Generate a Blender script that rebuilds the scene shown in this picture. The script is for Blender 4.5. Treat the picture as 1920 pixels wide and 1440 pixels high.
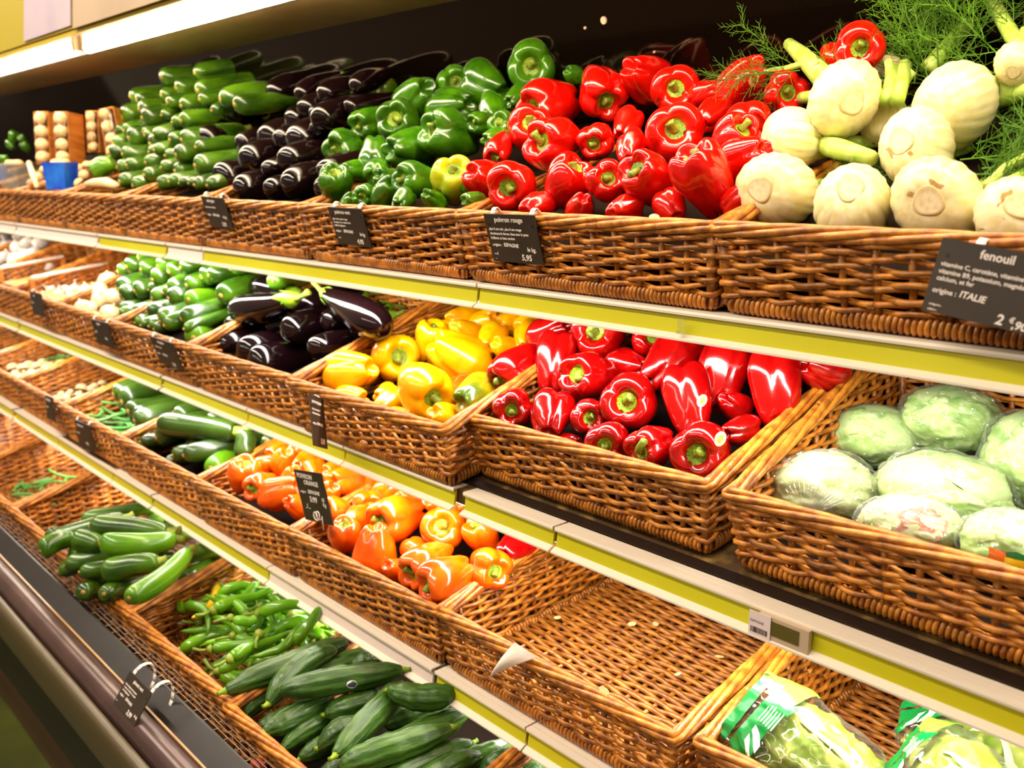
import bpy, bmesh, math, random
from mathutils import Vector, Matrix, noise
from mathutils.bvhtree import BVHTree

for o in list(bpy.data.objects):
    bpy.data.objects.remove(o)
SC = bpy.context.scene
COL = SC.collection
random.seed(11)
PI = math.pi

# ------------------------------------------------------------------ camera
EYE = 1.55                                   # camera height above the floor
FPX, CX, CY = 1784.0, 960.0, 720.0           # focal length in pixels at 1920x1440
RGT = Vector((0.66975354, 0.74258346, 0.0))
DWN = Vector((0.16052952, -0.14478536, -0.97635417))
FWD = Vector((-0.72502446, 0.65391666, -0.21617707))
cam_d = bpy.data.cameras.new('camera')
cam = bpy.data.objects.new('camera', cam_d)
COL.objects.link(cam)
cam_d.sensor_fit = 'HORIZONTAL'
cam_d.sensor_width = 36
cam_d.lens = 36 * FPX / 1920
cam_d.clip_start = 0.02
M = Matrix.Identity(4)
for i in range(3):
    M[i][0] = RGT[i]; M[i][1] = -DWN[i]; M[i][2] = -FWD[i]
M[2][3] = EYE
cam.matrix_world = M
cam_d.dof.use_dof = True
cam_d.dof.focus_distance = 1.35
cam_d.dof.aperture_fstop = 5.0
SC.camera = cam

# ------------------------------------------------------------------ light
SC.view_settings.view_transform = 'Standard'
SC.view_settings.look = 'None'
SC.view_settings.gamma = 1
SC.view_settings.use_curve_mapping = False
SC.view_settings.exposure = 0.35
SC.cycles.max_bounces = 8
SC.cycles.transparent_max_bounces = 12
SC.cycles.caustics_reflective = False
SC.cycles.caustics_refractive = False
world = bpy.data.worlds.new('world')
SC.world = world
world.use_nodes = True
world.node_tree.nodes['Background'].inputs[0].default_value = (1.0, 0.80, 0.55, 1)
world.node_tree.nodes['Background'].inputs[1].default_value = 0.20


def area_light(name, loc, aim, sx, sy, watts, color):
    d = bpy.data.lights.new(name, 'AREA')
    d.shape = 'RECTANGLE'; d.size = sx; d.size_y = sy
    d.energy = watts; d.color = color
    o = bpy.data.objects.new(name, d); COL.objects.link(o)
    o.location = loc
    v = Vector(aim).normalized()
    z = -v; x = Vector((1, 0, 0)); y = z.cross(x).normalized(); x = y.cross(z)
    o.rotation_euler = Matrix((x, y, z)).transposed().to_euler()
    return o


# rows of shop ceiling luminaires along the aisle (above and behind the shopper)
area_light('ceiling_light_row', (-3.1, -0.15, 2.95), (0, 0.55, -1), 5.2, 0.10, 90, (1.0, 0.90, 0.74))
area_light('ceiling_light_row', (-1.6, -2.3, 2.95), (0, 0.9, -1), 7.5, 0.16, 50, (1.0, 0.88, 0.72))
# tubes under each shelf edge, behind the price rails
area_light('under_shelf_tube_light', (-1.9, 1.03, EYE - 0.214), (0, 0.40, -1), 5.6, 0.03, 23, (1.0, 0.95, 0.86))
area_light('under_shelf_tube_light', (-1.9, 0.985, EYE - 0.553), (0, 0.35, -1), 5.6, 0.03, 25, (1.0, 0.93, 0.84))
area_light('under_shelf_tube_light', (-1.9, 0.935, EYE - 0.866), (0, 0.25, -1), 5.6, 0.03, 17, (1.0, 0.93, 0.86))


# ------------------------------------------------------------------ helpers
def S(c):
    """sRGB 0-255 -> linear rgba"""
    out = []
    for v in c:
        v = v / 255.0
        out.append(v / 12.92 if v <= 0.04045 else ((v + 0.055) / 1.055) ** 2.4)
    return (*out, 1.0)


def ray(u, v):
    """world direction through image point u, v"""
    return RGT * (u - CX) + DWN * (v - CY) + FWD * FPX


def W(p):
    return Vector((p[0], p[1], p[2] + EYE))


def at_y(u, v, y):
    d = ray(u, v)
    return d * (y / d.y)


def on_plane(u, v, pl, off=0.0):
    """meet of the view ray with a plane that runs along x: pl = (y0, z0, slope in degrees), off = along its normal"""
    y0, z0, a = pl
    a = math.radians(a)
    n = Vector((0, -math.sin(a), math.cos(a)))
    d = ray(u, v)
    t = (n.dot(Vector((0, y0, z0))) + off) / n.dot(d)
    return d * t


def depth(p):
    return FWD.dot(p)


class MB:
    def __init__(s):
        s.v = []; s.f = []; s.t = []; s.mi = []

    def add(s, verts, faces, tint=0.5, mi=0):
        b = len(s.v)
        s.v += [tuple(p) for p in verts]
        s.t += [tint] * len(verts)
        s.f += [tuple(b + i for i in f) for f in faces]
        s.mi += [mi] * len(faces)

    def box(s, x0, x1, y0, y1, z0, z1, tint=0.5, mi=0, m=None):
        vs = [Vector((x, y, z)) for x in (x0, x1) for y in (y0, y1) for z in (z0, z1)]
        if m: vs = [m @ p for p in vs]
        s.add(vs, [(0, 1, 3, 2), (4, 6, 7, 5), (0, 4, 5, 1), (2, 3, 7, 6), (0, 2, 6, 4), (1, 5, 7, 3)], tint, mi)

    def tube(s, pts, rad, n=6, tint=0.5, closed=False, caps=True, mi=0, flat=1.0):
        pts = [Vector(p) for p in pts]
        m = len(pts)
        R = rad if isinstance(rad, (list, tuple)) else [rad] * m
        vs = []
        ref = None
        for i, p in enumerate(pts):
            a = pts[(i - 1) % m] if closed or i > 0 else p
            b = pts[(i + 1) % m] if closed or i < m - 1 else p
            t = (b - a)
            if t.length < 1e-9: t = Vector((0, 0, 1))
            t.normalize()
            if ref is None:
                ref = Vector((0, 0, 1)) if abs(t.z) < 0.8 else Vector((1, 0, 0))
            x = t.cross(ref)
            if x.length < 1e-6: x = t.orthogonal()
            x.normalize()
            y = x.cross(t); ref = y
            for k in range(n):
                q = 2 * PI * k / n
                vs.append(p + x * (R[i] * math.cos(q)) + y * (R[i] * flat * math.sin(q)))
        fs = []
        for i in range(m if closed else m - 1):
            j = (i + 1) % m
            for k in range(n):
                l = (k + 1) % n
                fs.append((i * n + k, i * n + l, j * n + l, j * n + k))
        if caps and not closed:
            fs.append(tuple(range(n - 1, -1, -1)))
            fs.append(tuple((m - 1) * n + k for k in range(n)))
        s.add(vs, fs, tint, mi)

    def prism(s, prof, x0, x1, tint=0.5, mi=0):
        """closed (y, z) outline extruded along x"""
        n = len(prof)
        vs = [(x0, p[0], p[1]) for p in prof] + [(x1, p[0], p[1]) for p in prof]
        fs = [(i, (i + 1) % n, n + (i + 1) % n, n + i) for i in range(n)]
        fs += [tuple(range(n - 1, -1, -1)), tuple(range(n, 2 * n))]
        s.add(vs, fs, tint, mi)

    def mesh(s, name, mats, smooth=True, fix=False):
        me = bpy.data.meshes.new(name)
        me.from_pydata(s.v, [], s.f)
        if not isinstance(mats, (list, tuple)): mats = [mats]
        for m in mats: me.materials.append(m)
        me.polygons.foreach_set('material_index', s.mi)
        a = me.attributes.new('tint', 'FLOAT', 'POINT')
        a.data.foreach_set('value', s.t)
        if fix:
            bm = bmesh.new(); bm.from_mesh(me)
            bmesh.ops.recalc_face_normals(bm, faces=bm.faces)
            bm.to_mesh(me); bm.free()
        me.polygons.foreach_set('use_smooth', [smooth] * len(me.polygons))
        me.update()
        return me


def spline(pts, n):
    """Catmull-Rom through (r, z) points"""
    out = []
    m = len(pts)
    for i in range(m - 1):
        p0 = pts[max(0, i - 1)]; p1 = pts[i]; p2 = pts[i + 1]; p3 = pts[min(m - 1, i + 2)]
        for s in range(n):
            t = s / n
            out.append(tuple(0.5 * (2 * p1[k] + (p2[k] - p0[k]) * t + (2 * p0[k] - 5 * p1[k] + 4 * p2[k] - p3[k]) * t * t
                                    + (3 * p1[k] - p0[k] - 3 * p2[k] + p3[k]) * t ** 3) for k in range(2)))
    out.append(pts[-1])
    return out


def link(name, data, parent=None):
    o = bpy.data.objects.new(name, data)
    COL.objects.link(o)
    if parent is not None: o.parent = parent
    return o


def tag(o, label, cat=None, group=None, kind=None):
    if label: o['label'] = label
    if cat: o['category'] = cat
    if group: o['group'] = group
    if kind: o['kind'] = kind
    return o


def struct(name, me):
    o = link(name, me); o['kind'] = 'structure'
    return o


# ------------------------------------------------------------------ materials
def mat(name, base, rough=0.5, spec=0.5, c2=None, scale=8.0, amt=1.0, bump=0.0, bscale=40.0, coat=0.0,
        rnd=0.0, tint=None, stretch=None, detail=3.0, lo=0.35, hi=0.65, sss=0.0, trans=0.0, metal=0.0, ior=None):
    m = bpy.data.materials.new(name)
    m.use_nodes = True
    nt = m.node_tree; N = nt.nodes; L = nt.links
    b = N['Principled BSDF']
    b.inputs['Roughness'].default_value = rough
    b.inputs['Specular IOR Level'].default_value = spec
    b.inputs['Coat Weight'].default_value = coat
    b.inputs['Coat Roughness'].default_value = 0.06
    b.inputs['Metallic'].default_value = metal
    if ior: b.inputs['IOR'].default_value = ior
    if sss:
        b.inputs['Subsurface Weight'].default_value = sss
        b.inputs['Subsurface Radius'].default_value = (1, 0.6, 0.3)
        b.inputs['Subsurface Scale'].default_value = 0.01
    tc = N.new('ShaderNodeTexCoord'); mp = N.new('ShaderNodeMapping')
    L.new(tc.outputs['Object'], mp.inputs[0])
    if stretch: mp.inputs['Scale'].default_value = stretch
    col = None
    if c2 is not None:
        nz = N.new('ShaderNodeTexNoise'); nz.inputs['Scale'].default_value = scale; nz.inputs['Detail'].default_value = detail
        L.new(mp.outputs[0], nz.inputs['Vector'])
        rp = N.new('ShaderNodeMapRange'); rp.inputs[1].default_value = lo; rp.inputs[2].default_value = hi
        rp.inputs[4].default_value = amt
        L.new(nz.outputs[0], rp.inputs[0])
        mx = N.new('ShaderNodeMix'); mx.data_type = 'RGBA'
        mx.inputs[6].default_value = base; mx.inputs[7].default_value = c2
        L.new(rp.outputs[0], mx.inputs[0]); col = mx.outputs[2]
    if tint is not None:
        at = N.new('ShaderNodeAttribute'); at.attribute_name = 'tint'
        mx = N.new('ShaderNodeMix'); mx.data_type = 'RGBA'
        if col is not None: L.new(col, mx.inputs[6])
        else: mx.inputs[6].default_value = base
        mx.inputs[7].default_value = tint
        L.new(at.outputs['Fac'], mx.inputs[0]); col = mx.outputs[2]
    if rnd:
        oi = N.new('ShaderNodeObjectInfo'); hs = N.new('ShaderNodeHueSaturation')
        r = N.new('ShaderNodeMapRange'); r.inputs[3].default_value = 1 - rnd; r.inputs[4].default_value = 1 + rnd
        L.new(oi.outputs['Random'], r.inputs[0]); L.new(r.outputs[0], hs.inputs['Value'])
        if col is not None: L.new(col, hs.inputs['Color'])
        else: hs.inputs['Color'].default_value = base
        col = hs.outputs[0]
    if col is not None: L.new(col, b.inputs['Base Color'])
    else: b.inputs['Base Color'].default_value = base
    if bump:
        nz = N.new('ShaderNodeTexNoise'); nz.inputs['Scale'].default_value = bscale; nz.inputs['Detail'].default_value = 3
        L.new(mp.outputs[0], nz.inputs['Vector'])
        bp = N.new('ShaderNodeBump'); bp.inputs['Strength'].default_value = bump; bp.inputs['Distance'].default_value = 0.004
        L.new(nz.outputs[0], bp.inputs['Height']); L.new(bp.outputs[0], b.inputs['Normal'])
    return m


def emit(name, color, strength):
    m = bpy.data.materials.new(name); m.use_nodes = True
    nt = m.node_tree; nt.nodes.clear()
    e = nt.nodes.new('ShaderNodeEmission'); e.inputs[0].default_value = color; e.inputs[1].default_value = strength
    o = nt.nodes.new('ShaderNodeOutputMaterial'); nt.links.new(e.outputs[0], o.inputs[0])
    return m


def film(name, clear, rough=0.06, bscale=7, bump=1.0):
    """thin clear plastic: see-through, with crinkled gloss"""
    m = bpy.data.materials.new(name); m.use_nodes = True
    nt = m.node_tree; N = nt.nodes; L = nt.links; N.clear()
    out = N.new('ShaderNodeOutputMaterial')
    tr = N.new('ShaderNodeBsdfTransparent'); tr.inputs[0].default_value = (1, 1, 1, 1)
    gl = N.new('ShaderNodeBsdfGlossy'); gl.inputs['Roughness'].default_value = rough
    fr = N.new('ShaderNodeFresnel'); fr.inputs[0].default_value = 1.42
    ad = N.new('ShaderNodeMath'); ad.operation = 'ADD'; ad.inputs[1].default_value = 1 - clear; ad.use_clamp = True
    L.new(fr.outputs[0], ad.inputs[0])
    mx = N.new('ShaderNodeMixShader'); L.new(ad.outputs[0], mx.inputs[0])
    df = N.new('ShaderNodeBsdfTranslucent'); df.inputs[0].default_value = (0.9, 0.95, 0.86, 1)
    d2 = N.new('ShaderNodeBsdfDiffuse'); d2.inputs[0].default_value = (0.9, 0.95, 0.86, 1)
    m1 = N.new('ShaderNodeMixShader'); L.new(df.outputs[0], m1.inputs[1]); L.new(d2.outputs[0], m1.inputs[2])
    m2 = N.new('ShaderNodeMixShader'); m2.inputs[0].default_value = 0.25
    L.new(gl.outputs[0], m2.inputs[1]); L.new(m1.outputs[0], m2.inputs[2])
    L.new(tr.outputs[0], mx.inputs[1]); L.new(m2.outputs[0], mx.inputs[2]); L.new(mx.outputs[0], out.inputs[0])
    cl = N.new('ShaderNodeMath'); cl.operation = 'MINIMUM'; cl.inputs[1].default_value = 0.4
    L.new(ad.outputs[0], cl.inputs[0]); L.new(cl.outputs[0], mx.inputs[0])
    tc = N.new('ShaderNodeTexCoord'); nz = N.new('ShaderNodeTexNoise'); nz.noise_type = 'RIDGED_MULTIFRACTAL'
    nz.inputs['Scale'].default_value = bscale
    nz.inputs['Detail'].default_value = 3; nz.inputs['Distortion'].default_value = 0.8
    L.new(tc.outputs['Object'], nz.inputs['Vector'])
    bp = N.new('ShaderNodeBump'); bp.inputs['Strength'].default_value = bump; bp.inputs['Distance'].default_value = 0.02
    L.new(nz.outputs[0], bp.inputs['Height'])
    L.new(bp.outputs[0], gl.inputs['Normal'])
    return m


MT = {}
MT['wicker'] = mat('wicker', S((140, 76, 18)), 0.34, 0.5, c2=S((202, 128, 42)), scale=60, tint=None, rnd=0.06, bump=0.25, bscale=160)
nt = MT['wicker'].node_tree
_at = nt.nodes.new('ShaderNodeAttribute'); _at.attribute_name = 'tint'
_hs = nt.nodes.new('ShaderNodeHueSaturation')
_mr = nt.nodes.new('ShaderNodeMapRange'); _mr.inputs[3].default_value = 0.6; _mr.inputs[4].default_value = 1.3
nt.links.new(_at.outputs['Fac'], _mr.inputs[0]); nt.links.new(_mr.outputs[0], _hs.inputs['Value'])
_b = nt.nodes['Principled BSDF']; _src = _b.inputs['Base Color'].links[0].from_socket
nt.links.new(_src, _hs.inputs['Color']); nt.links.new(_hs.outputs[0], _b.inputs['Base Color'])
MT['liner'] = mat('gap_shade_liner', S((20, 10, 4)), 0.9, 0.1)  # near-black so the gaps in the piles read as shade
MT['rail'] = mat('white_plastic', S((238, 222, 200)), 0.3, 0.5, bump=0.02)
MT['strip'] = mat('yellow_green_strip', S((196, 184, 22)), 0.35, 0.4, c2=S((206, 198, 40)), scale=3)
MT['pale_strip'] = mat('pale_paper_strip', S((236, 214, 204)), 0.45, 0.4)
MT['board'] = mat('dark_shelf_board', S((74, 52, 28)), 0.5, 0.4, c2=S((156, 122, 62)), scale=26, lo=0.5, hi=0.75, detail=8)
MT['black'] = mat('dark_metal', S((30, 20, 14)), 0.4, 0.4)
MT['mirror'] = mat('dark_gloss_panel', S((8, 4, 2)), 0.06, 0.25)
MT['mirror'].node_tree.nodes['Principled BSDF'].inputs['Specular Tint'].default_value = (1.0, 0.55, 0.28, 1)
MT['soffit'] = mat('soffit_enamel', S((156, 126, 80)), 0.35, 0.4, c2=S((138, 110, 64)), scale=5, bump=0.03)
MT['canopy_trim'] = mat('canopy_trim', S((190, 158, 40)), 0.4, 0.4)
MT['fascia'] = mat('yellow_fascia', S((170, 148, 44)), 0.5, 0.3)
MT['poster'] = mat('poster_paper', S((190, 170, 176)), 0.5, 0.3, c2=S((176, 156, 168)), scale=5)
MT['panelpink'] = mat('pale_panel', S((184, 156, 128)), 0.5, 0.3, c2=S((172, 146, 118)), scale=4)
MT['tube'] = emit('tube_glow', (1.0, 0.86, 0.62, 1), 44.0)
MT['slate'] = mat('slate_card', S((44, 33, 24)), 0.5, 0.35, c2=S((58, 45, 34)), scale=7)
MT['chalk'] = mat('white_lettering', S((240, 224, 214)), 0.7, 0.1)
MT['clip'] = mat('white_clip', S((240, 226, 214)), 0.35, 0.5)
MT['steel'] = mat('plum_steel', S((92, 66, 60)), 0.28, 0.6, c2=S((76, 54, 50)), scale=9, metal=0.35)
MT['darksteel'] = mat('dark_plate', S((36, 27, 23)), 0.35, 0.4, c2=S((28, 20, 16)), scale=20, metal=0.2)
MT['gold'] = mat('brass_edge', S((150, 112, 64)), 0.3, 0.5)
MT['bumper'] = mat('bumper_rubber', S((78, 64, 40)), 0.35, 0.5)
MT['kick'] = mat('kick_plate', S((26, 18, 10)), 0.5, 0.4)
MT['kickstrip'] = mat('kick_strip', S((86, 58, 36)), 0.5, 0.4)
MT['floor'] = mat('green_floor', S((70, 72, 16)), 0.4, 0.4, c2=S((50, 52, 10)), scale=4)
MT['wire'] = mat('grille_wire', S((150, 128, 116)), 0.35, 0.5, metal=0.4)
MT['red'] = mat('red_pepper_skin', S((214, 16, 4)), 0.16, 0.5, c2=S((190, 8, 2)), scale=3, rnd=0.10, coat=0.3, bump=0.03, bscale=14)
MT['crimson'] = mat('shelf_lit_red_skin', S((172, 7, 5)), 0.15, 0.5, c2=S((132, 2, 3)), scale=3, rnd=0.12, coat=0.3, bump=0.03, bscale=14)  # red peppers again, the second shelf's lighting put into a deeper colour
MT['green'] = mat('green_pepper_skin', S((66, 118, 8)), 0.18, 0.5, c2=S((42, 92, 5)), scale=3, rnd=0.22, coat=0.3, bump=0.03, bscale=14)
MT['olive'] = mat('olive_pepper_skin', S((112, 110, 14)), 0.18, 0.5, c2=S((54, 98, 8)), scale=1.5, coat=0.3)
MT['lime'] = mat('lime_pepper_skin', S((206, 196, 20)), 0.2, 0.5, c2=S((150, 176, 20)), scale=2, coat=0.2)
MT['yellow'] = mat('yellow_pepper_skin', S((242, 178, 4)), 0.2, 0.5, c2=S((236, 152, 2)), scale=3, rnd=0.06, coat=0.3, sss=0.15)
MT['yellowgreen'] = mat('part_green_pepper_skin', S((196, 160, 10)), 0.18, 0.5, c2=S((74, 96, 8)), scale=1.3, coat=0.3)
MT['orange'] = mat('orange_pepper_skin', S((236, 100, 4)), 0.18, 0.5, c2=S((228, 76, 2)), scale=3, rnd=0.07, coat=0.3, bump=0.03, bscale=14)
MT['calyx'] = mat('calyx_green', S((150, 172, 30)), 0.45, 0.4, c2=S((84, 128, 18)), scale=30, rnd=0.2)
MT['stem'] = mat('stem_green', S((150, 158, 50)), 0.5, 0.4, c2=S((92, 124, 28)), scale=30, rnd=0.2)
MT['cut'] = mat('cut_stem_end', S((206, 190, 110)), 0.6, 0.3, c2=S((160, 140, 70)), scale=60)
MT['zuc'] = mat('zucchini_skin', S((66, 102, 12)), 0.22, 0.5, c2=S((34, 64, 6)), scale=24, rnd=0.25, detail=6, stretch=(1, 1, 0.35), lo=0.4, hi=0.6, coat=0.15)
MT['zucdark'] = mat('dark_zucchini_skin', S((54, 80, 18)), 0.26, 0.5, c2=S((28, 50, 10)), scale=24, rnd=0.25, detail=6, stretch=(1, 1, 0.35), coat=0.15)
MT['zuclight'] = mat('bright_zucchini_skin', S((96, 142, 16)), 0.24, 0.5, c2=S((66, 116, 10)), scale=24, rnd=0.15, detail=6, stretch=(1, 1, 0.35), coat=0.15)
MT['scar'] = mat('blossom_scar', S((196, 168, 84)), 0.7, 0.2, c2=S((130, 96, 40)), scale=120)
MT['egg'] = mat('eggplant_skin', S((18, 6, 7)), 0.10, 0.5, c2=S((15, 3, 6)), scale=8, rnd=0.2)
MT['cuc'] = mat('cucumber_skin', S((64, 100, 30)), 0.33, 0.5, c2=S((34, 66, 14)), scale=120, rnd=0.25, stretch=(1, 1, 0.10), bump=0.5, bscale=170, lo=0.35, hi=0.65)
MT['chili'] = mat('chili_skin', S((108, 164, 22)), 0.2, 0.5, c2=S((74, 136, 14)), scale=20, rnd=0.35, coat=0.2)
MT['chiliy'] = mat('yellow_chili_skin', S((220, 180, 20)), 0.2, 0.5, coat=0.2)
MT['chilio'] = mat('orange_chili_skin', S((226, 110, 20)), 0.2, 0.5, coat=0.2)
MT['bean'] = mat('bean_skin', S((88, 156, 62)), 0.4, 0.4, c2=S((60, 128, 44)), scale=20, rnd=0.25)
MT['fen'] = mat('fennel_bulb', S((240, 228, 184)), 0.30, 0.4, c2=S((226, 212, 146)), scale=3, stretch=(4, 4, 0.8), rnd=0.04, tint=S((150, 160, 62)))
MT['fenroot'] = mat('fennel_root_cut', S((238, 224, 184)), 0.7, 0.2, c2=S((206, 180, 124)), scale=14, lo=0.45, hi=0.8, tint=S((206, 176, 118)))
MT['fenscar'] = mat('brown_bruise', S((150, 104, 50)), 0.7, 0.2, c2=S((196, 160, 100)), scale=60)
MT['fenstalk'] = mat('fennel_stalk', S((150, 186, 60)), 0.4, 0.4, c2=S((190, 210, 110)), scale=10, stretch=(6, 6, 1))
MT['frond'] = mat('fennel_frond', S((76, 118, 16)), 0.6, 0.3, rnd=0.35)
MT['lett'] = mat('iceberg_leaf', S((158, 192, 96)), 0.45, 0.4, c2=S((74, 140, 28)), scale=4.5, detail=6, rnd=0.08, lo=0.42, hi=0.68, tint=S((214, 224, 170)))
MT['lettpale'] = mat('pale_iceberg_leaf', S((160, 168, 110)), 0.45, 0.4, c2=S((116, 140, 60)), scale=7, detail=6, lo=0.42, hi=0.72, tint=S((214, 212, 172)))
MT['film'] = film('clear_wrap', 0.97)
MT['bagfilm'] = film('clear_bag', 0.97, bscale=22)
MT['roma'] = mat('romaine_leaf', S((128, 144, 26)), 0.45, 0.4, c2=S((70, 104, 10)), scale=16, detail=6, stretch=(1, 1, 0.5), tint=S((190, 190, 92)))
MT['romarib'] = mat('romaine_rib', S((226, 222, 160)), 0.45, 0.4, c2=S((206, 206, 110)), scale=8)
MT['baggreen'] = mat('bag_print_green', S((14, 126, 52)), 0.25, 0.5)
MT['baglime'] = mat('bag_print_lime', S((140, 206, 60)), 0.25, 0.5)
MT['onion'] = mat('onion_skin', S((240, 214, 160)), 0.3, 0.5, c2=S((226, 190, 130)), scale=5, rnd=0.05)
MT['garlic'] = mat('garlic_skin', S((206, 192, 176)), 0.5, 0.3, c2=S((176, 156, 140)), scale=16, rnd=0.08)
MT['mush'] = mat('mushroom_cap', S((226, 196, 150)), 0.6, 0.3, c2=S((190, 150, 96)), scale=9, rnd=0.15)
MT['crate'] = mat('wood_punnet', S((206, 134, 56)), 0.5, 0.3, c2=S((170, 96, 32)), scale=8, stretch=(1, 1, 9))
MT['blue'] = mat('blue_tub', S((20, 60, 190)), 0.2, 0.5, c2=S((40, 110, 210)), scale=14)
MT['greyplastic'] = mat('grey_plastic', S((196, 170, 140)), 0.35, 0.5)
MT['lcd'] = mat('display_glass', S((96, 84, 40)), 0.15, 0.5)
MT['paperlabel'] = mat('paper_label', S((232, 210, 206)), 0.6, 0.3)
MT['ink'] = mat('ink', S((50, 36, 34)), 0.7, 0.1)
MT['fruitsticker'] = mat('fruit_sticker', S((240, 206, 140)), 0.4, 0.4)
MT['stickorange'] = mat('sticker_orange', S((236, 110, 20)), 0.4, 0.4)
MT['stickgreen'] = mat('sticker_green', S((20, 110, 50)), 0.4, 0.4)
MT['stickyellow'] = mat('sticker_yellow', S((240, 196, 30)), 0.4, 0.4)
MT['stickred'] = mat('sticker_red', S((200, 60, 50)), 0.4, 0.4)
MT['stickblue'] = mat('sticker_blue', S((40, 50, 110)), 0.4, 0.4)
MT['slip'] = mat('paper_slip', S((240, 222, 206)), 0.6, 0.2)
MT['screw'] = mat('screw_cap', S((210, 180, 150)), 0.4, 0.4)

# ------------------------------------------------------------------ setting and shelving
XL, XR = -5.6, 0.9
# front edge of each shelf board: y, z (below the eye), tilt
SH = {1: (0.975, -0.175, 6.0), 2: (0.935, -0.513, 9.0), 3: (0.885, -0.8245, 4.0), 4: (0.650, -1.0255, 2.0)}
WALL_Y = 1.50


def shelf_z(k, y):
    y0, z0, a = SH[k]
    return z0 + (y - y0) * math.tan(math.radians(a))


b = MB(); b.box(-7, 2.2, -3.5, 3.0, -0.05, 0); struct('floor', b.mesh('floor', MT['floor'], False))
b = MB(); b.prism([(1.515, EYE - .05), (1.515, 0), (1.58, 0), (1.58, EYE - .05), (1.46, EYE + .375), (1.40, EYE + .375)], XL - .3, XR + .3); wb = struct('wall_back', b.mesh('wall_back', MT['mirror'], False))
b = MB(); b.box(XL - .35, XL - .3, 0.7, WALL_Y, 0, EYE + 0.40); struct('wall_left', b.mesh('wall_left', MT['black'], False))
# round screw caps in the dark back panel
for (u, v, r) in ((1133, 38, 0.0072), (1098, 52, 0.0025), (1228, 97, 0.0022)):
    p = on_plane(u, v, (1.515, -.05, -74.9), 0.0)
    b = MB(); b.tube([(0, 0.002, 0), (0, -0.003, 0)], r, 14)
    o = link('screw_cap', b.mesh('screw_cap', MT['screw'], False)); o.location = W(p); o.rotation_euler = (math.radians(15), 0, 0)
    tag(o, {0.0072: 'large pale round screw cap on the dark back panel above the red peppers',
            0.0025: 'tiny pale screw beside the large cap on the dark back panel',
            0.0022: 'tiny screw on the dark panel just above the upper red peppers'}[r], 'screw cap')

# canopy: fascia board, soffit, trims and tubes
SZ = EYE + 0.372
canopy = link('lighting_canopy', None)
tag(canopy, 'long canopy over the top shelf with a beige soffit and fluorescent tubes', 'canopy')
b = MB(); b.box(XL, XR, 1.134, 1.41, SZ, SZ + 0.02); b.box(XL, XR, 1.134, 1.149, SZ + .02, SZ + .1)
link('soffit_panel', b.mesh('soffit_panel', MT['soffit'], False), canopy)
b = MB(); b.box(XL, XR, 1.126, 1.134, SZ - 0.001, SZ + .02)
link('soffit_edge', b.mesh('soffit_edge', MT['black'], False), canopy)
b = MB(); b.box(XL, XR, 0.96, 1.134, SZ + 0.035, SZ + .05)
link('lamp_trough', b.mesh('lamp_trough', MT['rail'], False), canopy)
b = MB(); b.prism([(0.93, SZ - .009), (0.96, SZ - .006), (0.96, SZ + .05), (0.93, SZ + .05)], XL, XR)
link('front_trim', b.mesh('front_trim', MT['canopy_trim'], False), canopy)
b = MB(); b.box(XL, XR, 0.925, 0.96, SZ + .005, SZ + .38)
fascia = link('fascia_board', b.mesh('fascia_board', MT['fascia'], False), canopy)
# lamp holders and tubes: each tube is a lamp of its own
SEAMS = [-5.6, -4.6, -3.08, -1.57, 0.1]
for i in range(len(SEAMS) - 1):
    x0, x1 = SEAMS[i] + .012, SEAMS[i + 1] - .012
    dy = 0.0 if i % 2 else 0.012
    b = MB(); b.tube([(x0 + .02, 1.045 + dy, SZ - .008), (x1 - .02, 1.045 + dy, SZ - .008)], 0.0155, 14)
    t = link('fluorescent_tube', b.mesh('fluorescent_tube', MT['tube']))
    tag(t, ['glowing fluorescent tube at the far end of the canopy', 'glowing fluorescent tube above the mushroom punnets',
            'glowing fluorescent tube above the zucchini and eggplants', 'glowing fluorescent tube above the bell peppers and fennel'][i], 'lamp')
    b = MB(); b.box(x0 - .008, x0 + .022, 1.030 + dy, 1.062 + dy, SZ - .016, SZ + .035)
    link('end_cap', b.mesh('end_cap', MT['greyplastic'], False), t)
    b = MB(); b.box(x1 - .022, x1 + .008, 1.030 + dy, 1.062 + dy, SZ - .016, SZ + .035)
    link('end_cap', b.mesh('end_cap', MT['greyplastic'], False), t)


def hang_panel(name, px, y, m, label, cat, th=0.004):
    """flat sheet on the fascia, given by its image corners"""
    P = [at_y(u, v, y) for u, v in px]
    b = MB(); vs = [W(p) for p in P] + [W(p) + Vector((0, -th, 0)) for p in P]
    n = len(P)
    b.add(vs, [tuple(range(n)), tuple(range(2 * n - 1, n - 1, -1))] + [(i, (i + 1) % n, n + (i + 1) % n, n + i) for i in range(n)])
    o = link(name, b.mesh(name, m, False, True))
    tag(o, label, cat)
    return o


hang_panel('poster', [(49, -160), (133, -215), (135, 48), (47, 78)], 0.924, MT['poster'], 'pale lilac poster hanging on the yellow fascia above the tubes', 'poster')
hang_panel('pale_sign_panel', [(139, -240), (1100, -560), (640, -108), (331, -8), (139, 54)], 0.924, MT['panelpink'], 'long pale pink sign panel on the fascia beside the poster', 'sign')

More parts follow.
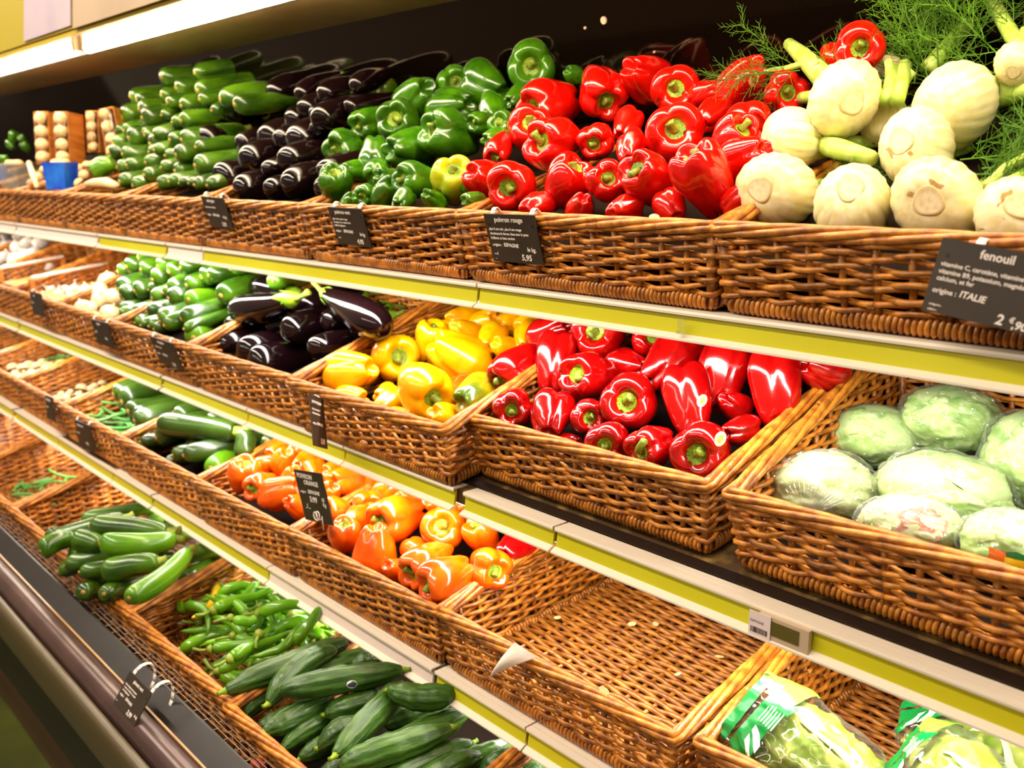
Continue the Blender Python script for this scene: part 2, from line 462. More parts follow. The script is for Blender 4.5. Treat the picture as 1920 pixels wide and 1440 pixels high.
# price rails ------------------------------------------------------------------
RAIL_LINE = {1: (430.0, 0.1556), 2: (605.0, 0.41), 3: (773.0, 0.643)}
SEGS = {1: [(-260, 22, 'p', 1), (25, 175, 'p', 1), (178, 303, 's', 1), (306, 371, 'p', 1), (373, 884, 's', 1), (887, 2700, 's', 1)],
        2: [(-160, 28, 's', 1), (31, 294, 's', 1), (298, 455, 's', 1), (457, 636, 's', 1), (638, 842, 's', 1), (860, 1027, 's', 1), (1031, 2600, 's', 1)],
        3: [(-200, 19, 's', 1), (23, 103, 's', 1), (104, 204, 's', 0), (205, 277, 's', 1), (280, 494, 's', 1), (496, 801, 'p', 1), (807, 975, 's', 1), (978, 2400, 's', 1)]}
SHELF_LABEL = {1: 'top shelf board of the display behind yellow green price rails',
               2: 'second shelf board of the display carrying the yellow and red peppers',
               3: 'third shelf board of the display carrying the orange peppers and empty basket'}
for k in (1, 2, 3):
    yf, zf, tl = SH[k]
    sh = link('display_shelf', None); tag(sh, SHELF_LABEL[k], 'shelf')
    ta = math.tan(math.radians(tl))
    b = MB(); yb = 1.46
    b.prism([(yf + .012, EYE + zf - .001), (yf + .012, EYE + zf - .026), (yb, EYE + zf + (yb - yf) * ta - .026), (yb, EYE + zf + (yb - yf) * ta - .001)], XL, XR)
    link('shelf_board', b.mesh('shelf_board', MT['board'], False), sh)
    b = MB(); b.prism([(yf + .0305, EYE + zf + .031 * ta), (yf + .05, EYE + zf + .05 * ta), (yf + .05, EYE + zf + .05 * ta + .0008), (yf + .0305, EYE + zf + .031 * ta + .0008)], XL, XR)
    link('board_edge', b.mesh('board_edge', MT['black'], False), sh)
    b = MB()
    b.tube([(XL + .4, yf + .036, EYE + zf - .034), (XR - .1, yf + .036, EYE + zf - .034)], 0.006, 10)
    link('lamp_tube', b.mesh('lamp_tube', emit('shelf_tube_glow', (1.0, .93, .82, 1), 3.0)), sh)
    a0, sl = RAIL_LINE[k]
    yl = yf - 0.010
    for (u0, u1, kind, top) in SEGS[k]:
        x0 = at_y(u0, a0 + sl * u0, yl).x; x1 = at_y(u1, a0 + sl * u1, yl).x
        x0 = max(x0, XL); x1 = min(x1, XR)
        r = link('price_rail', None, sh)
        Z = EYE + zf
        b = MB()
        if top:
            b.prism([(yf + .030, Z + .003), (yf + .0215, Z + .003), (yf + .0215, Z + .000), (yf + .030, Z + .000)], x0, x1)
            b.prism([(yf + .0207, Z + .003), (yf + .011, Z + .003), (yf + .011, Z + .000), (yf + .0207, Z + .000)], x0, x1)
            b.prism([(yf + .0102, Z + .003), (yf + .000, Z + .003), (yf - .001, Z + .0), (yf - .0005, Z - .003), (yf + .0015, Z - .003), (yf + .002, Z + .000), (yf + .0102, Z + .000)], x0, x1)
        else:
            b.prism([(yf + .012, Z + .002), (yf + .0, Z + .002), (yf - .0, Z - .004), (yf + .002, Z - .004), (yf + .003, Z), (yf + .012, Z)], x0, x1)
        link('top_flange', b.mesh('top_flange', MT['rail'], False, True), r)
        b = MB(); b.prism([(yf + .005, Z - .002), (yf + .001, Z - .028), (yf + .005, Z - .028), (yf + .009, Z - .002)], x0 + .001, x1 - .001)
        link('label_strip', b.mesh('label_strip', MT['strip' if kind == 's' else 'pale_strip'], False, True), r)
        b = MB(); b.prism([(yf + .004, Z - .0265), (yf - .001, Z - .028), (yf - .0095, Z - .0325), (yf - .0095, Z - .035), (yf + .004, Z - .031)], x0, x1)
        link('bottom_lip', b.mesh('bottom_lip', MT['rail'], False, True), r)

# well front: grille, plates, bumper, kick plate
well = link('display_stand', None); tag(well, 'dark steel stand of the display with plates, bumper and kick strip', 'display base')


def ext(name, prof, m, smooth=False):
    b = MB(); b.prism([(p[0], p[1] + EYE) for p in prof], XL, XR)
    return link(name, b.mesh(name, m, smooth, True), well)


ext('well_deck', [(0.647, -1.0285), (0.647, -1.04), (1.46, -1.02), (1.46, -1.0)], MT['black'])
ext('grille_channel', [(0.606, -1.06), (0.645, -1.06), (0.645, -1.03), (0.606, -1.03)], MT['kick'])
ext('back_plate', [(0.601, -0.932), (0.597, -0.932), (0.556, -0.9555), (0.556, -0.962), (0.601, -0.94), (0.603, -1.01), (0.605, -1.01)], MT['darksteel'])
ext('ridge_edge', [(0.5575, -0.9525), (0.5535, -0.9525), (0.5535, -0.962), (0.5575, -0.962)], MT['gold'])
ext('round_plate', spline([(0.5535, -0.957), (0.543, -0.950), (0.532, -0.948), (0.521, -0.951), (0.512, -0.958), (0.506, -0.968), (0.503, -0.985)], 5) + [(0.5535, -0.985)], MT['steel'])
ext('bumper', spline([(0.503, -0.985), (0.499, -0.972), (0.490, -0.968), (0.481, -0.972), (0.476, -0.982), (0.474, -1.00), (0.476, -1.04), (0.482, -1.06)], 5) + [(0.503, -1.06)], MT['bumper'])
ext('kick_plate', [(0.503, -1.06), (0.49, -1.06), (0.52, -1.22), (0.60, -1.44), (0.64, -1.44), (0.64, -1.06)], MT['kick'])
ext('kick_strip', [(0.598, -1.43), (0.594, -1.45), (0.60, -1.545), (0.64, -1.545), (0.64, -1.43)], MT['kickstrip'])
g = link('wire_grille', None); tag(g, 'wire grille strip in front of the bottom baskets', 'grille')
b = MB()
for j in range(5):
    y = 0.604 + j * 0.0095
    b.tube([(XL, y, EYE - .9385 - j * .0014), (XR, y, EYE - .9385 - j * .0014)], 0.0009, 5)
link('long_wires', b.mesh('long_wires', MT['wire']), g)
b = MB()
x = -3.4; q = 0
while x < 0.4:
    b.tube([(x, 0.602, EYE - .9375), (x, 0.624, EYE - .9405)], 0.0008, 4)
    b.tube([(x + .02, 0.624, EYE - .9405), (x + .02, 0.643, EYE - .9435)], 0.0008, 4)
    x += 0.04
link('cross_wires', b.mesh('cross_wires', MT['wire']), g)

# ------------------------------------------------------------------ wicker baskets
BW, BD, HF, HB = 0.470, 0.43, 0.104, 0.182
FLARE = 0.011


def loop_pts(z):
    """perimeter nodes (stakes) at height z, front-left corner first, going along the front"""
    f = FLARE * z / HF
    x0, x1, y0, y1 = -BW / 2 - f, BW / 2 + f, -f, BD + f
    nf, ns = 12, 11
    P = []
    for i in range(nf): P.append(Vector((x0 + (x1 - x0) * i / nf, y0, z)))
    for i in range(ns): P.append(Vector((x1, y0 + (y1 - y0) * i / ns, z)))
    for i in range(nf): P.append(Vector((x1 - (x1 - x0) * i / nf, y1, z)))
    for i in range(ns): P.append(Vector((x0, y1 - (y1 - y0) * i / ns, z)))
    return P


def height_at(y):
    return HF + (HB - HF) * max(0, min(1, y / BD))


def make_basket_meshes(seed):
    rnd = random.Random(seed)
    n = 46
    C = Vector((0, BD / 2, 0))

    def outward(p):
        f = FLARE * p.z / HF
        e = Vector((0, 0, 0))
        if p.y < -f + 0.006: e.y -= 1
        if p.y > BD + f - 0.006: e.y += 1
        if p.x < -BW / 2 - f + 0.006: e.x -= 1
        if p.x > BW / 2 + f - 0.006: e.x += 1
        return e.normalized() if e.length else e

    wv = MB()
    z = 0.021; k = 0
    while z < HB - 0.012:
        P = loop_pts(z)
        zj = [rnd.uniform(-.0022, .0022) for _ in range(n)]
        pts = []
        SUB = 4
        for i in range(n):
            a, c = P[i], P[(i + 1) % n]
            for s in range(SUB):
                t = s / SUB
                p = a.lerp(c, t)
                o = outward(p) if 0 < s else outward(a)
                ph = math.cos(PI * (i + t) + PI * k)
                corner = (i + t)
                q = p + o * (0.0052 * ph)
                q.z += zj[i] * (1 - t) + zj[(i + 1) % n] * t + 0.0012 * math.sin(PI * (i + t) + PI * k)
                if i + t > 46 - 0.1: pass
                pts.append(q)
        if z < HF - 0.010:
            # break the loop into separate canes for colour variation
            st = 0
            m = len(pts)
            while st < m:
                ln = rnd.choice((20, 28, 36, 44))
                seg = [pts[(st + j) % m] for j in range(min(ln, m - st) + 1)]
                r = rnd.uniform(.0033, .0042)
                wv.tube(seg, r, 6, tint=rnd.random())
                st += ln
        else:
            ys = (z + 0.008 - HF) / (HB - HF) * BD
            seg = [p for p in pts[12 * SUB:] if p.y > ys]
            cut = []
            for p in seg:
                cut.append(p)
            if len(cut) > 3:
                h = len(cut) // 3
                wv.tube(cut[:h + 1], rnd.uniform(.0033, .0042), 6, tint=rnd.random())
                wv.tube(cut[h:2 * h + 1], rnd.uniform(.0033, .0042), 6, tint=rnd.random())
                wv.tube(cut[2 * h:], rnd.uniform(.0033, .0042), 6, tint=rnd.random())
        z += 0.0080; k += 1
    # stakes
    sk = wv
    for p in loop_pts(0.0):
        h = height_at(p.y) - .004
        f = FLARE * h / HF
        q = Vector((p.x * (1 + 2 * f / BW), -f + (p.y) * (BD + 2 * f) / BD, h))
        sk.tube([p + Vector((0, 0, .006)), q], 0.0042, 6, tint=rnd.random() * .5)
    # corner posts
    for sx in (-1, 1):
        for y in (0.004, BD - .004):
            h = height_at(y) - .004
            f = FLARE * h / HF
            sk.tube([(sx * (BW / 2 - .004), y, .004), (sx * (BW / 2 + f - .004), y - f if y < .1 else y + f, h)], 0.0072, 8, tint=rnd.random() * .5)
    me_w = wv.mesh('wicker_weave', MT['wicker'])
    # rim: four canes twisted round the top edge
    rm = MB()
    base = []
    for P in [loop_pts(HF)]:
        for i in range(n):
            a, c = P[i], P[(i + 1) % n]
            for s in range(4):
                p = a.lerp(c, s / 4)
                h = height_at(p.y)
                f = FLARE * (h - HF) / HF
                o = outward(p)
                base.append((Vector((p.x, p.y, h)) + o * f, o))
    m = len(base)
    for j in range(5):
        st = 0
        while st < m:
            ln = rnd.choice((30, 40, 52))
            seg = []
            for i in range(st, min(st + ln, m) + 1):
                p, o = base[i % m]
                o = o if o.length else Vector((0, -1, 0))
                ph = 2 * PI * j / 5 + i * 0.16
                q = p + o * (0.0075 * math.cos(ph) - .001) + Vector((0, 0, 0.0065 * math.sin(ph)))
                seg.append(q)
            rm.tube(seg, rnd.uniform(.0043, .0052), 6, tint=0.3 + rnd.random() * .7)
            st += ln
    me_r = rm.mesh('rim_braid', MT['wicker'])
    # wrapped border round the bottom edge
    bd = MB()
    P = loop_pts(0.0)
    path = []
    for i in range(n):
        a, c = P[i], P[(i + 1) % n]
        for s in range(8): path.append((a.lerp(c, s / 8), outward(a.lerp(c, s / 8)) or Vector((0, -1, 0))))
    tot = [0]
    for i in range(1, len(path)): tot.append(tot[-1] + (path[i][0] - path[i - 1][0]).length)
    Ltot = tot[-1]
    pitch = 0.0072; d = 0; cur = 0; pts = []; tnt = rnd.random()
    N_ = int(Ltot / pitch * 9)
    for i in range(N_):
        d = Ltot * i / N_
        while cur < len(tot) - 2 and tot[cur + 1] < d: cur += 1
        t = (d - tot[cur]) / max(1e-6, tot[cur + 1] - tot[cur])
        p = path[cur][0].lerp(path[cur + 1][0], t); o = path[cur][1]
        o = o if o.length else Vector((0, -1, 0))
        ph = 2 * PI * i / 9
        pts.append(p + o * (0.0065 * math.cos(ph)) + Vector((0, 0, 0.0095 + 0.0085 * math.sin(ph))))
        if i % 54 == 53 or i == N_ - 1:
            bd.tube(pts, 0.0034, 5, tint=0.25 + tnt * .6)
            pts = [pts[-1]]; tnt = rnd.random()
    me_b = bd.mesh('base_border', MT['wicker'])
    # woven floor
    fl = MB()
    y = 0.010; k = 0
    while y < BD - .006:
        pts = []
        for i in range(41):
            x = -BW / 2 + .004 + (BW - .008) * i / 40
            pts.append((x, y + rnd.uniform(-.0012, .0012), 0.010 + 0.0035 * math.cos(PI * i / 4 + PI * k)))
        fl.tube(pts[:21], 0.0047, 5, tint=rnd.random() * .35); fl.tube(pts[20:], 0.0047, 5, tint=rnd.random() * .35)
        y += 0.0102; k += 1
    for i in range(11):
        x = -BW / 2 + BW * i / 10 * .98 + .005
        fl.tube([(x, .003, .010), (x, BD - .003, .010)], 0.004, 5, tint=.2)
    me_f = fl.mesh('woven_floor', MT['wicker'])
    return me_w, me_r, me_b, me_f


BASKETS = [make_basket_meshes(s) for s in (3, 8)]


def basket(k, x, y, label, riser=None, sx=1.0, yaw=0.0):
    """wicker basket on shelf k; x = middle, y = front; riser = (front height, back height) of the false bottom under a pile"""
    root = link('wicker_basket', None)
    tag(root, label, 'basket')
    tl = math.radians(SH[k][2])
    root.location = W((x, y, shelf_z(k, y) + .0045))
    root.rotation_euler = (tl, 0, yaw)
    root.scale = (sx, 1, 1)
    w, r, bd, f = BASKETS[random.randrange(2)]
    for nm, me in (('wicker_weave', w), ('rim_braid', r), ('base_border', bd), ('woven_floor', f)):
        link(nm, me, root)
    if riser:
        hf, hb = riser
        b = MB(); b.prism([(.012, .016), (.012, hf), (BD - .012, hb), (BD - .012, .016)], -BW / 2 + .008, BW / 2 - .008)
        link('false_bottom', b.mesh('false_bottom', MT['liner'], False, True), root)  # unseen support; its dark colour paints the shade between the produce
    return root


B_ = {}
for key, k, x, y, label, riser, sx in (
    ('fen', 1, -0.460, 0.995, 'wicker basket heaped with white fennel bulbs on the top shelf', (.06, .20), 1),
    ('red', 1, -0.957, 0.995, 'wicker basket heaped with red bell peppers on the top shelf', (.06, .20), 1),
    ('grn', 1, -1.455, 0.995, 'wicker basket heaped with green bell peppers on the top shelf', (.06, .20), 1),
    ('egg', 1, -1.953, 0.995, 'wicker basket heaped with dark eggplants on the top shelf', (.06, .16), 1),
    ('zuc', 1, -2.450, 0.995, 'wicker basket piled high with zucchini on the top shelf', (.06, .16), 1),
    ('mus', 1, -2.948, 0.995, 'wicker basket with mushroom punnets next to the zucchini, top shelf', (.05, .09), 1),
    ('mus', 1, -3.445, 0.995, 'second wicker basket of mushroom punnets from the zucchini, top shelf', (.05, .09), 1),
    ('far', 1, -3.943, 0.995, 'farthest wicker basket in view on the top shelf, at the frame edge', (.06, .20), 1),
    ('let', 2, -0.422, 1.000, 'wicker basket with wrapped iceberg lettuces on the second shelf', (.02, .03), 1.0),
    ('cri', 2, -0.946, 1.000, 'wicker basket full of red bell peppers on the second shelf', (.045, .13), 0.98),
    ('yel', 2, -1.427, 0.940, 'wicker basket with yellow bell peppers on the second shelf', (.02, .05), 1),
    ('eg2', 2, -1.930, 0.948, 'wicker basket with shiny eggplants on the second shelf', (.03, .05), 1),
    ('zu2', 2, -2.430, 0.948, 'wicker basket piled with dark zucchini on the second shelf', (.06, .12), 1),
    ('oni', 2, -2.930, 0.955, 'wicker basket with round pale onions on the second shelf', (.04, .05), 1),
    ('gar', 2, -3.428, 0.955, 'wicker basket with garlic crate on the second shelf', (.05, .06), 1),
    ('gar', 2, -3.926, 0.955, 'wicker basket below the white garlic heap at the left frame edge', (.05, .06), 1),
    ('bag', 3, -0.405, 0.930, 'wicker basket holding bagged romaine lettuce at the lower right', None, 1),
    ('emp', 3, -0.925, 0.912, 'empty wicker basket with a paper slip on its front rim', None, 1),
    ('or2', 3, -1.420, 0.908, 'wicker basket with orange bell peppers next to the empty basket', (.03, .07), 0.99),
    ('or1', 3, -1.890, 0.905, 'wicker basket with orange bell peppers behind the handwritten card', (.03, .07), 0.9),
    ('zu3', 3, -2.362, 0.908, 'wicker basket with long zucchini on the third shelf', (.03, .05), 1),
    ('bea', 3, -2.865, 0.912, 'wicker basket with green beans on the third shelf', (.02, .02), 1),
    ('mu3', 3, -3.363, 0.915, 'nearly empty wicker basket with brown mushrooms on the third shelf', (.02, .02), 1),
    ('mu3', 3, -3.861, 0.915, 'wicker basket with pale mushrooms at the left edge, third shelf', (.03, .03), 1),
    ('far', 1, -4.441, 0.995, 'wicker basket beyond the last visible one on the top shelf, mostly outside the frame', (.06, .20), 1),
    ('gar', 2, -4.424, 0.955, 'wicker basket partly outside the left frame edge, second shelf', (.05, .06), 1),
    ('mu3', 3, -4.359, 0.915, 'wicker basket partly outside the left frame edge, third shelf', (.03, .03), 1),
    ('cu2', 4, -0.715, 0.660, 'wicker basket with a few cucumbers at the bottom middle edge', (.03, .06), 1),
    ('cuc', 4, -1.212, 0.655, 'wicker basket full of long cucumbers on the bottom level', (.02, .04), 1),
    ('chi', 4, -1.706, 0.664, 'wicker basket with small green chilies on the bottom level', None, 1),
    ('zu4', 4, -2.385, 0.664, 'wide wicker basket with loose zucchini on the bottom level', None, 1.76),
    ('her', 4, -3.075, 0.664, 'wicker basket with a few green pods left, bottom level', None, 1),
    ('emq', 4, -3.572, 0.664, 'bare wicker basket at the far left of the bottom level', None, 1),
):
    B_[key] = basket(k, x, y, label, riser, sx)

# ------------------------------------------------------------------ produce meshes


def lathe(prof, nseg, fn, tint=0.5):
    """rings of prof (r, z); fn(r, z, angle, i) -> Vector"""
    b = MB(); vs = []
    n = len(prof)
    for i, (r, z) in enumerate(prof):
        for k in range(nseg):
            vs.append(fn(r, z, 2 * PI * k / nseg, i))
    fs = []
    for i in range(n - 1):
        for k in range(nseg):
            l = (k + 1) % nseg
            fs.append((i * nseg + k, i * nseg + l, (i + 1) * nseg + l, (i + 1) * nseg + k))
    fs.append(tuple(range(nseg - 1, -1, -1)))
    fs.append(tuple((n - 1) * nseg + k for k in range(nseg)))
    b.add(vs, fs, tint)
    return b


def pepper_meshes(seed, asp):
    """bell pepper about 1 wide and asp tall, stem end at +z"""
    rnd = random.Random(seed)
    nl = rnd.choice((3, 4, 4))
    gd = rnd.uniform(.10, .17); tw = rnd.uniform(-.25, .25); ph0 = rnd.uniform(0, 6.28)
    taper = rnd.uniform(.68, .90); sq = [rnd.uniform(.93, 1.07) for _ in range(nl)]
    h = asp
    prof = [(.001, .33), (.13, .325), (.24, .35), (.40, .44), (.62, .50), (.83, .465), (.96, .34), (1.0, .16), (.985, -.04),
            (.94, -.2), (.86, -.34), (.70, -.445), (.50, -.485), (.30, -.455), (.12, -.40), (.001, -.385)]
    prof = spline(prof, 3)
    sd = Vector((rnd.uniform(0, 50), rnd.uniform(0, 50), 0))
    bend = rnd.uniform(-.05, .05)

    def fn(r, z, a, i):
        q = a + tw * z
        w = (nl * (q + ph0) / (2 * PI)) % 1.0
        lob = abs(math.sin(PI * w)) ** .62
        li = int(nl * (q + ph0) / (2 * PI)) % nl
        g = gd * (1.0 + 1.1 * max(0, abs(z) - .25) / .25)
        rr = r * .5 * (1 - g * (1 - lob) * min(1, r * 2.2)) * (1 + (sq[li] - 1) * lob)
        zz = z
        edge = math.exp(-((r - .62) / .26) ** 2)
        if z > .2: zz = z + .055 * lob * edge - .05 * (1 - lob) * edge
        if z < -.3: zz = z - .075 * lob * edge * (sq[li] * 2 - 1) + .05 * (1 - lob) * edge
        if z < .16: rr *= 1 - (1 - taper) * min(1, (.16 - z) / .6)
        p = Vector((rr * math.cos(a), rr * math.sin(a), zz * h))
        nz = noise.noise(p * 2.2 + sd)
        p.x *= 1 + .06 * nz; p.y *= 1 + .06 * nz
        p.x += bend * math.sin(z * 3)
        return p
    body = lathe(prof, 48, fn)
    z0 = .335 * h
    # calyx: star-edged disc sunk in the shoulder dimple
    cal = MB()
    n = 30; vs = []
    pts = rnd.choice((5, 6)); p0 = rnd.uniform(0, 6)
    for rr, dz in ((.001, .07), (.10, .07), (.18, .085), (.235, .115), (.23, .098), (.1, 0)):
        for k in range(n):
            a = 2 * PI * k / n
            e = 1 + (.22 * math.cos(pts * a + p0) + .08 * math.sin(3 * a + p0)) * (1 if .15 < rr else .2)
            vs.append((rr * e * math.cos(a), rr * e * math.sin(a), z0 + dz + (.012 * math.cos(pts * a + p0) if rr > .15 else 0)))
    fs = []
    for i in range(5):
        for k in range(n):
            l = (k + 1) % n
            fs.append((i * n + k, (i + 1) * n + k, (i + 1) * n + l, i * n + l))
    cal.add(vs, fs)
    st = MB()
    ln = rnd.uniform(.07, .20); bx, by = rnd.uniform(-.12, .12), rnd.uniform(-.12, .12)
    path = [(bx * (t / 6) ** 2, by * (t / 6) ** 2, z0 + .055 + ln * t / 6) for t in range(7)]
    st.tube(path, [.10, .078, .066, .064, .068, .075, .084], 10)
    me = body.mesh('bell_pepper', MT['red'], True, True)
    return me, cal.mesh('calyx', MT['calyx'], True, True), st.mesh('stem', MT['stem'])


PEP = [pepper_meshes(100 + i, a) for i, a in enumerate((.95, 1.02, 1.1, 1.18, 1.0, 1.06, 1.25, 1.4))]
PEPM = {}


def pepper_mesh(v, m):
    if (v, m) not in PEPM:
        c = PEP[v][0].copy(); c.materials.clear(); c.materials.append(MT[m]); PEPM[v, m] = c
    return PEPM[v, m]


def long_body(seed, L, rad, prof, bend, n=20, ridges=0, ramp=0.0, rough=0.0):
    """fruit along +z from its blossom end; prof = [(r factor, z factor)]"""
    rnd = random.Random(seed); sd = Vector((rnd.uniform(0, 50), 0, rnd.uniform(0, 50)))
    pr = spline(prof, 4)
    p0 = rnd.uniform(0, 6)

    def fn(r, z, a, i):
        rr = rad * r * (1 + (ramp * math.cos(ridges * a + p0) if ridges else 0))
        p = Vector((rr * math.cos(a), rr * math.sin(a), z * L))
        k = noise.noise(p * (14 if not rough else 30) + sd)
        p.x *= 1 + (.05 + rough) * k; p.y *= 1 + (.05 + rough) * k
        p.x += bend * L * (math.sin(PI * z) - .3 * math.sin(2 * PI * z) * (rnd.random() * 0))
        return p
    return lathe(pr, n, fn)


def zuc_meshes(seed, m, bend):
    rnd = random.Random(seed)
    b = long_body(seed, .20, .0225, [(.001, 0), (.3, .002), (.62, .02), (.86, .065), (.98, .15), (1, .3), (.97, .5), (.92, .7), (.84, .86), (.72, .955), (.55, .99), (.001, .995)], bend)
    me = b.mesh('zucchini', MT[m])
    c = MB(); c.tube([(0, 0, -.003), (0, 0, .0005), (0, 0, .003)], [.0035, .0052, .007], 9)
    sc = c.mesh('blossom_scar', MT['scar'])
    s = MB(); s.tube([(bend * .0, 0, .194), (0, 0, .203), (.001, 0, .216), (.002, 0, .226)], [.0125, .0095, .008, .0098], 6)
    return me, sc, s.mesh('stem', MT['stem'])


ZUC = {'zuc': [zuc_meshes(i, 'zuc', bd) for i, bd in enumerate((0, .03, -.04, .015))],
       'zucdark': [zuc_meshes(10 + i, 'zucdark', bd) for i, bd in enumerate((.0, .05, -.05, .02))],
       'zuclight': [zuc_meshes(20 + i, 'zuclight', bd) for i, bd in enumerate((0.02, .05))]}


def egg_meshes(seed, bend):
    rnd = random.Random(seed)
    b = long_body(seed, .20, .039, [(.001, 0), (.25, .004), (.55, .025), (.82, .085), (.96, .18), (1, .29), (.95, .43), (.82, .60), (.68, .76), (.55, .90), (.42, .97), (.001, 1.0)], bend, 28)
    me = b.mesh('eggplant', MT['egg'])
    c = MB(); n = 25; vs = []
    for rr, dz in ((.0075, .013), (.012, .008), (.019, -.006), (.0225, -.034), (.021, -.034), (.016, 0)):
        for k in range(n):
            a = 2 * PI * k / n
            e = .5 + .5 * math.cos(5 * a)
            z = dz if dz > -.03 else -.010 - .034 * e ** 1.5
            r2 = rr if dz > -.03 else rr * (.93 + .16 * e)
            vs.append((r2 * math.cos(a), r2 * math.sin(a), .198 + z))
    fs = [(i * n + k, (i + 1) * n + k, (i + 1) * n + (k + 1) % n, i * n + (k + 1) % n) for i in range(5) for k in range(n)]
    c.add(vs, fs)
    ca = c.mesh('calyx', MT['calyx'], True, True)
    s = MB(); s.tube([(0, 0, .205), (.001, 0, .22), (.005, 0, .236), (.010, 0, .248)], [.0085, .006, .0055, .0075], 8)
    return me, ca, s.mesh('stem', MT['stem'])


EGG = [egg_meshes(i, bd) for i, bd in enumerate((.0, .04, -.04))]


def cuc_meshes(seed, bend):
    b = long_body(seed, .34, .0225, [(.001, 0), (.2, .003), (.42, .02), (.66, .07), (.86, .15), (.98, .28), (1, .5), (.95, .70), (.80, .83), (.58, .92), (.36, .98), (.001, 1.0)], bend, 36, 9, .05, .08)
    me = b.mesh('cucumber', MT['cuc'])
    s = MB(); s.tube([(0, 0, .333), (0, 0, .343), (.001, 0, .353), (.002, 0, .358)], [.0075, .0048, .0036, .0044], 7)
    return me, s.mesh('stem', MT['calyx'])


CUC = [cuc_meshes(i, bd) for i, bd in enumerate((.0, .05, -.04, .025))]


def chili_meshes(seed, m):
    rnd = random.Random(seed); k = rnd.uniform(.02, .14) * rnd.choice((-1, 1)); L = .095
    n = 12; pts = []; R = []
    for i in range(n + 1):
        t = i / n
        pts.append((k * L * 2 * math.sin(PI * t), k * L * .8 * math.sin(2 * PI * t) * rnd.uniform(.6, 1), L * t))
        R.append(.0092 * (min(1, (1 - t) * 9) ** .5) * (t ** .55) * (1.0 if t < .8 else .97) + .0006)
    b = MB(); b.tube(pts, R, 10)
    me = b.mesh('green_chili', MT[m])
    s = MB(); s.tube([(pts[-1][0], pts[-1][1], L - .003), (pts[-1][0], pts[-1][1], L + .004)], [.0078, .0045], 8)
    s.tube([(pts[-1][0], pts[-1][1], L + .003), (pts[-1][0] + .003, pts[-1][1], L + .014), (pts[-1][0] + .009, pts[-1][1] + .002, L + .024)], [.0026, .0022, .0026], 6)
    return me, s.mesh('stem', MT['stem'])


CHI = [chili_meshes(i, 'chili') for i in range(7)]
CHIY = [chili_meshes(3, 'chiliy'), chili_meshes(5, 'chilio')]


def fennel_meshes(seed):
    rnd = random.Random(seed); p0 = rnd.uniform(0, 6); sd = Vector((seed * 3.1, 0, 0))
    prof = spline([(.001, -.40), (.16, -.40), (.30, -.405), (.52, -.39), (.78, -.31), (.95, -.16), (1.0, .0), (.93, .15), (.76, .29), (.57, .41), (.44, .52), (.35, .64), (.29, .76), (.001, .78)], 3)
    edge = rnd.uniform(0, 6)

    def fn(r, z, a, i):
        t = (z + .4)
        f = 1 + .020 * math.cos(20 * a + 2 * math.sin(3 * a)) * min(1, t * 3)
        d = ((a - edge - t * .6) % (2 * PI)) / (2 * PI)
        f *= 1 + .10 * (d if d < .55 else .55 * (1 - d) / .45) * min(1, t * 4)
        d2 = ((a - edge - 3.3 + t * .5) % (2 * PI)) / (2 * PI)
        f *= 1 + .07 * (d2 if d2 < .6 else .6 * (1 - d2) / .4) * min(1, t * 4)
        return Vector((.5 * r * f * math.cos(a), .5 * r * f * math.sin(a) * .86, z + .02 * noise.noise(Vector((a, z * 3, seed)))))
    bb = lathe(prof, 72, fn)
    for i, (r, z) in enumerate(prof):
        for k in range(72):
            a = 2 * PI * k / 72; t = z + .4
            vein = max(0, math.cos(20 * a + 2 * math.sin(3 * a) + PI)) ** 5 * min(1, t * 3) * .75
            bb.t[i * 72 + k] = min(1, vein + max(0, (z - .22) / .3) * .9)
    body = bb.mesh('fennel_bulb', MT['fen'])
    d = MB(); n = 24; vs = []
    for rr, dz in ((.001, -.012), (.08, -.014), (.13, -.011), (.158, -.016), (.172, -.006), (.17, .02), (.12, .03)):
        for k in range(n):
            a = 2 * PI * k / n; e = 1 + .08 * math.sin(3 * a + p0)
            vs.append((rr * e * math.cos(a), rr * e * math.sin(a) * .9, -.402 + dz))
    d.add(vs, [(i * n + k, (i + 1) * n + k, (i + 1) * n + (k + 1) % n, i * n + (k + 1) % n) for i in range(6) for k in range(n)])
    for i, tv in enumerate((.1, .15, .25, .9, .9, .6, .3)):
        for k in range(n): d.t[i * n + k] = tv
    root = d.mesh('root_disc', MT['fenroot'], True, True)
    sc = MB(); vs = []
    # a bruised fringe round the root cut
    n = 20
    for rr, dz in ((.175, -.400), (.21, -.398), (.235, -.392)):
        for k in range(n):
            a = p0 + 2.2 * k / n; e = 1 + .05 * math.sin(9 * a)
            vs.append((rr * e * math.cos(a), rr * e * math.sin(a) * .9, dz - .004))
    sc.add(vs, [(i * n + k, i * n + k + 1, (i + 1) * n + k + 1, (i + 1) * n + k) for i in range(2) for k in range(n - 1)])
    st = []
    for j in range(3):
        a = p0 + j * 2.1; L = rnd.uniform(.32, .75); sp = rnd.uniform(.12, .34)
        b = MB()
        path = [(.09 * math.cos(a) * (1 - t) + (.10 + sp * t) * math.cos(a) * t, (.07 * math.sin(a)) * (1 - t) + (.08 + sp * .7 * t) * math.sin(a) * t, (.5 + (.26 + L) * t)) for t in [q / 6 for q in range(7)]]
        b.tube(path, [.12, .11, .105, .1, .092, .088, .085], 12)
        st.append((b.mesh('stalk', MT['fenstalk']), Vector(path[-1]), (Vector(path[-1]) - Vector(path[-2])).normalized()))
    return body, root, sc.mesh('bruise', MT['fenscar'], True, True), st


FEN = [fennel_meshes(i) for i in range(4)]


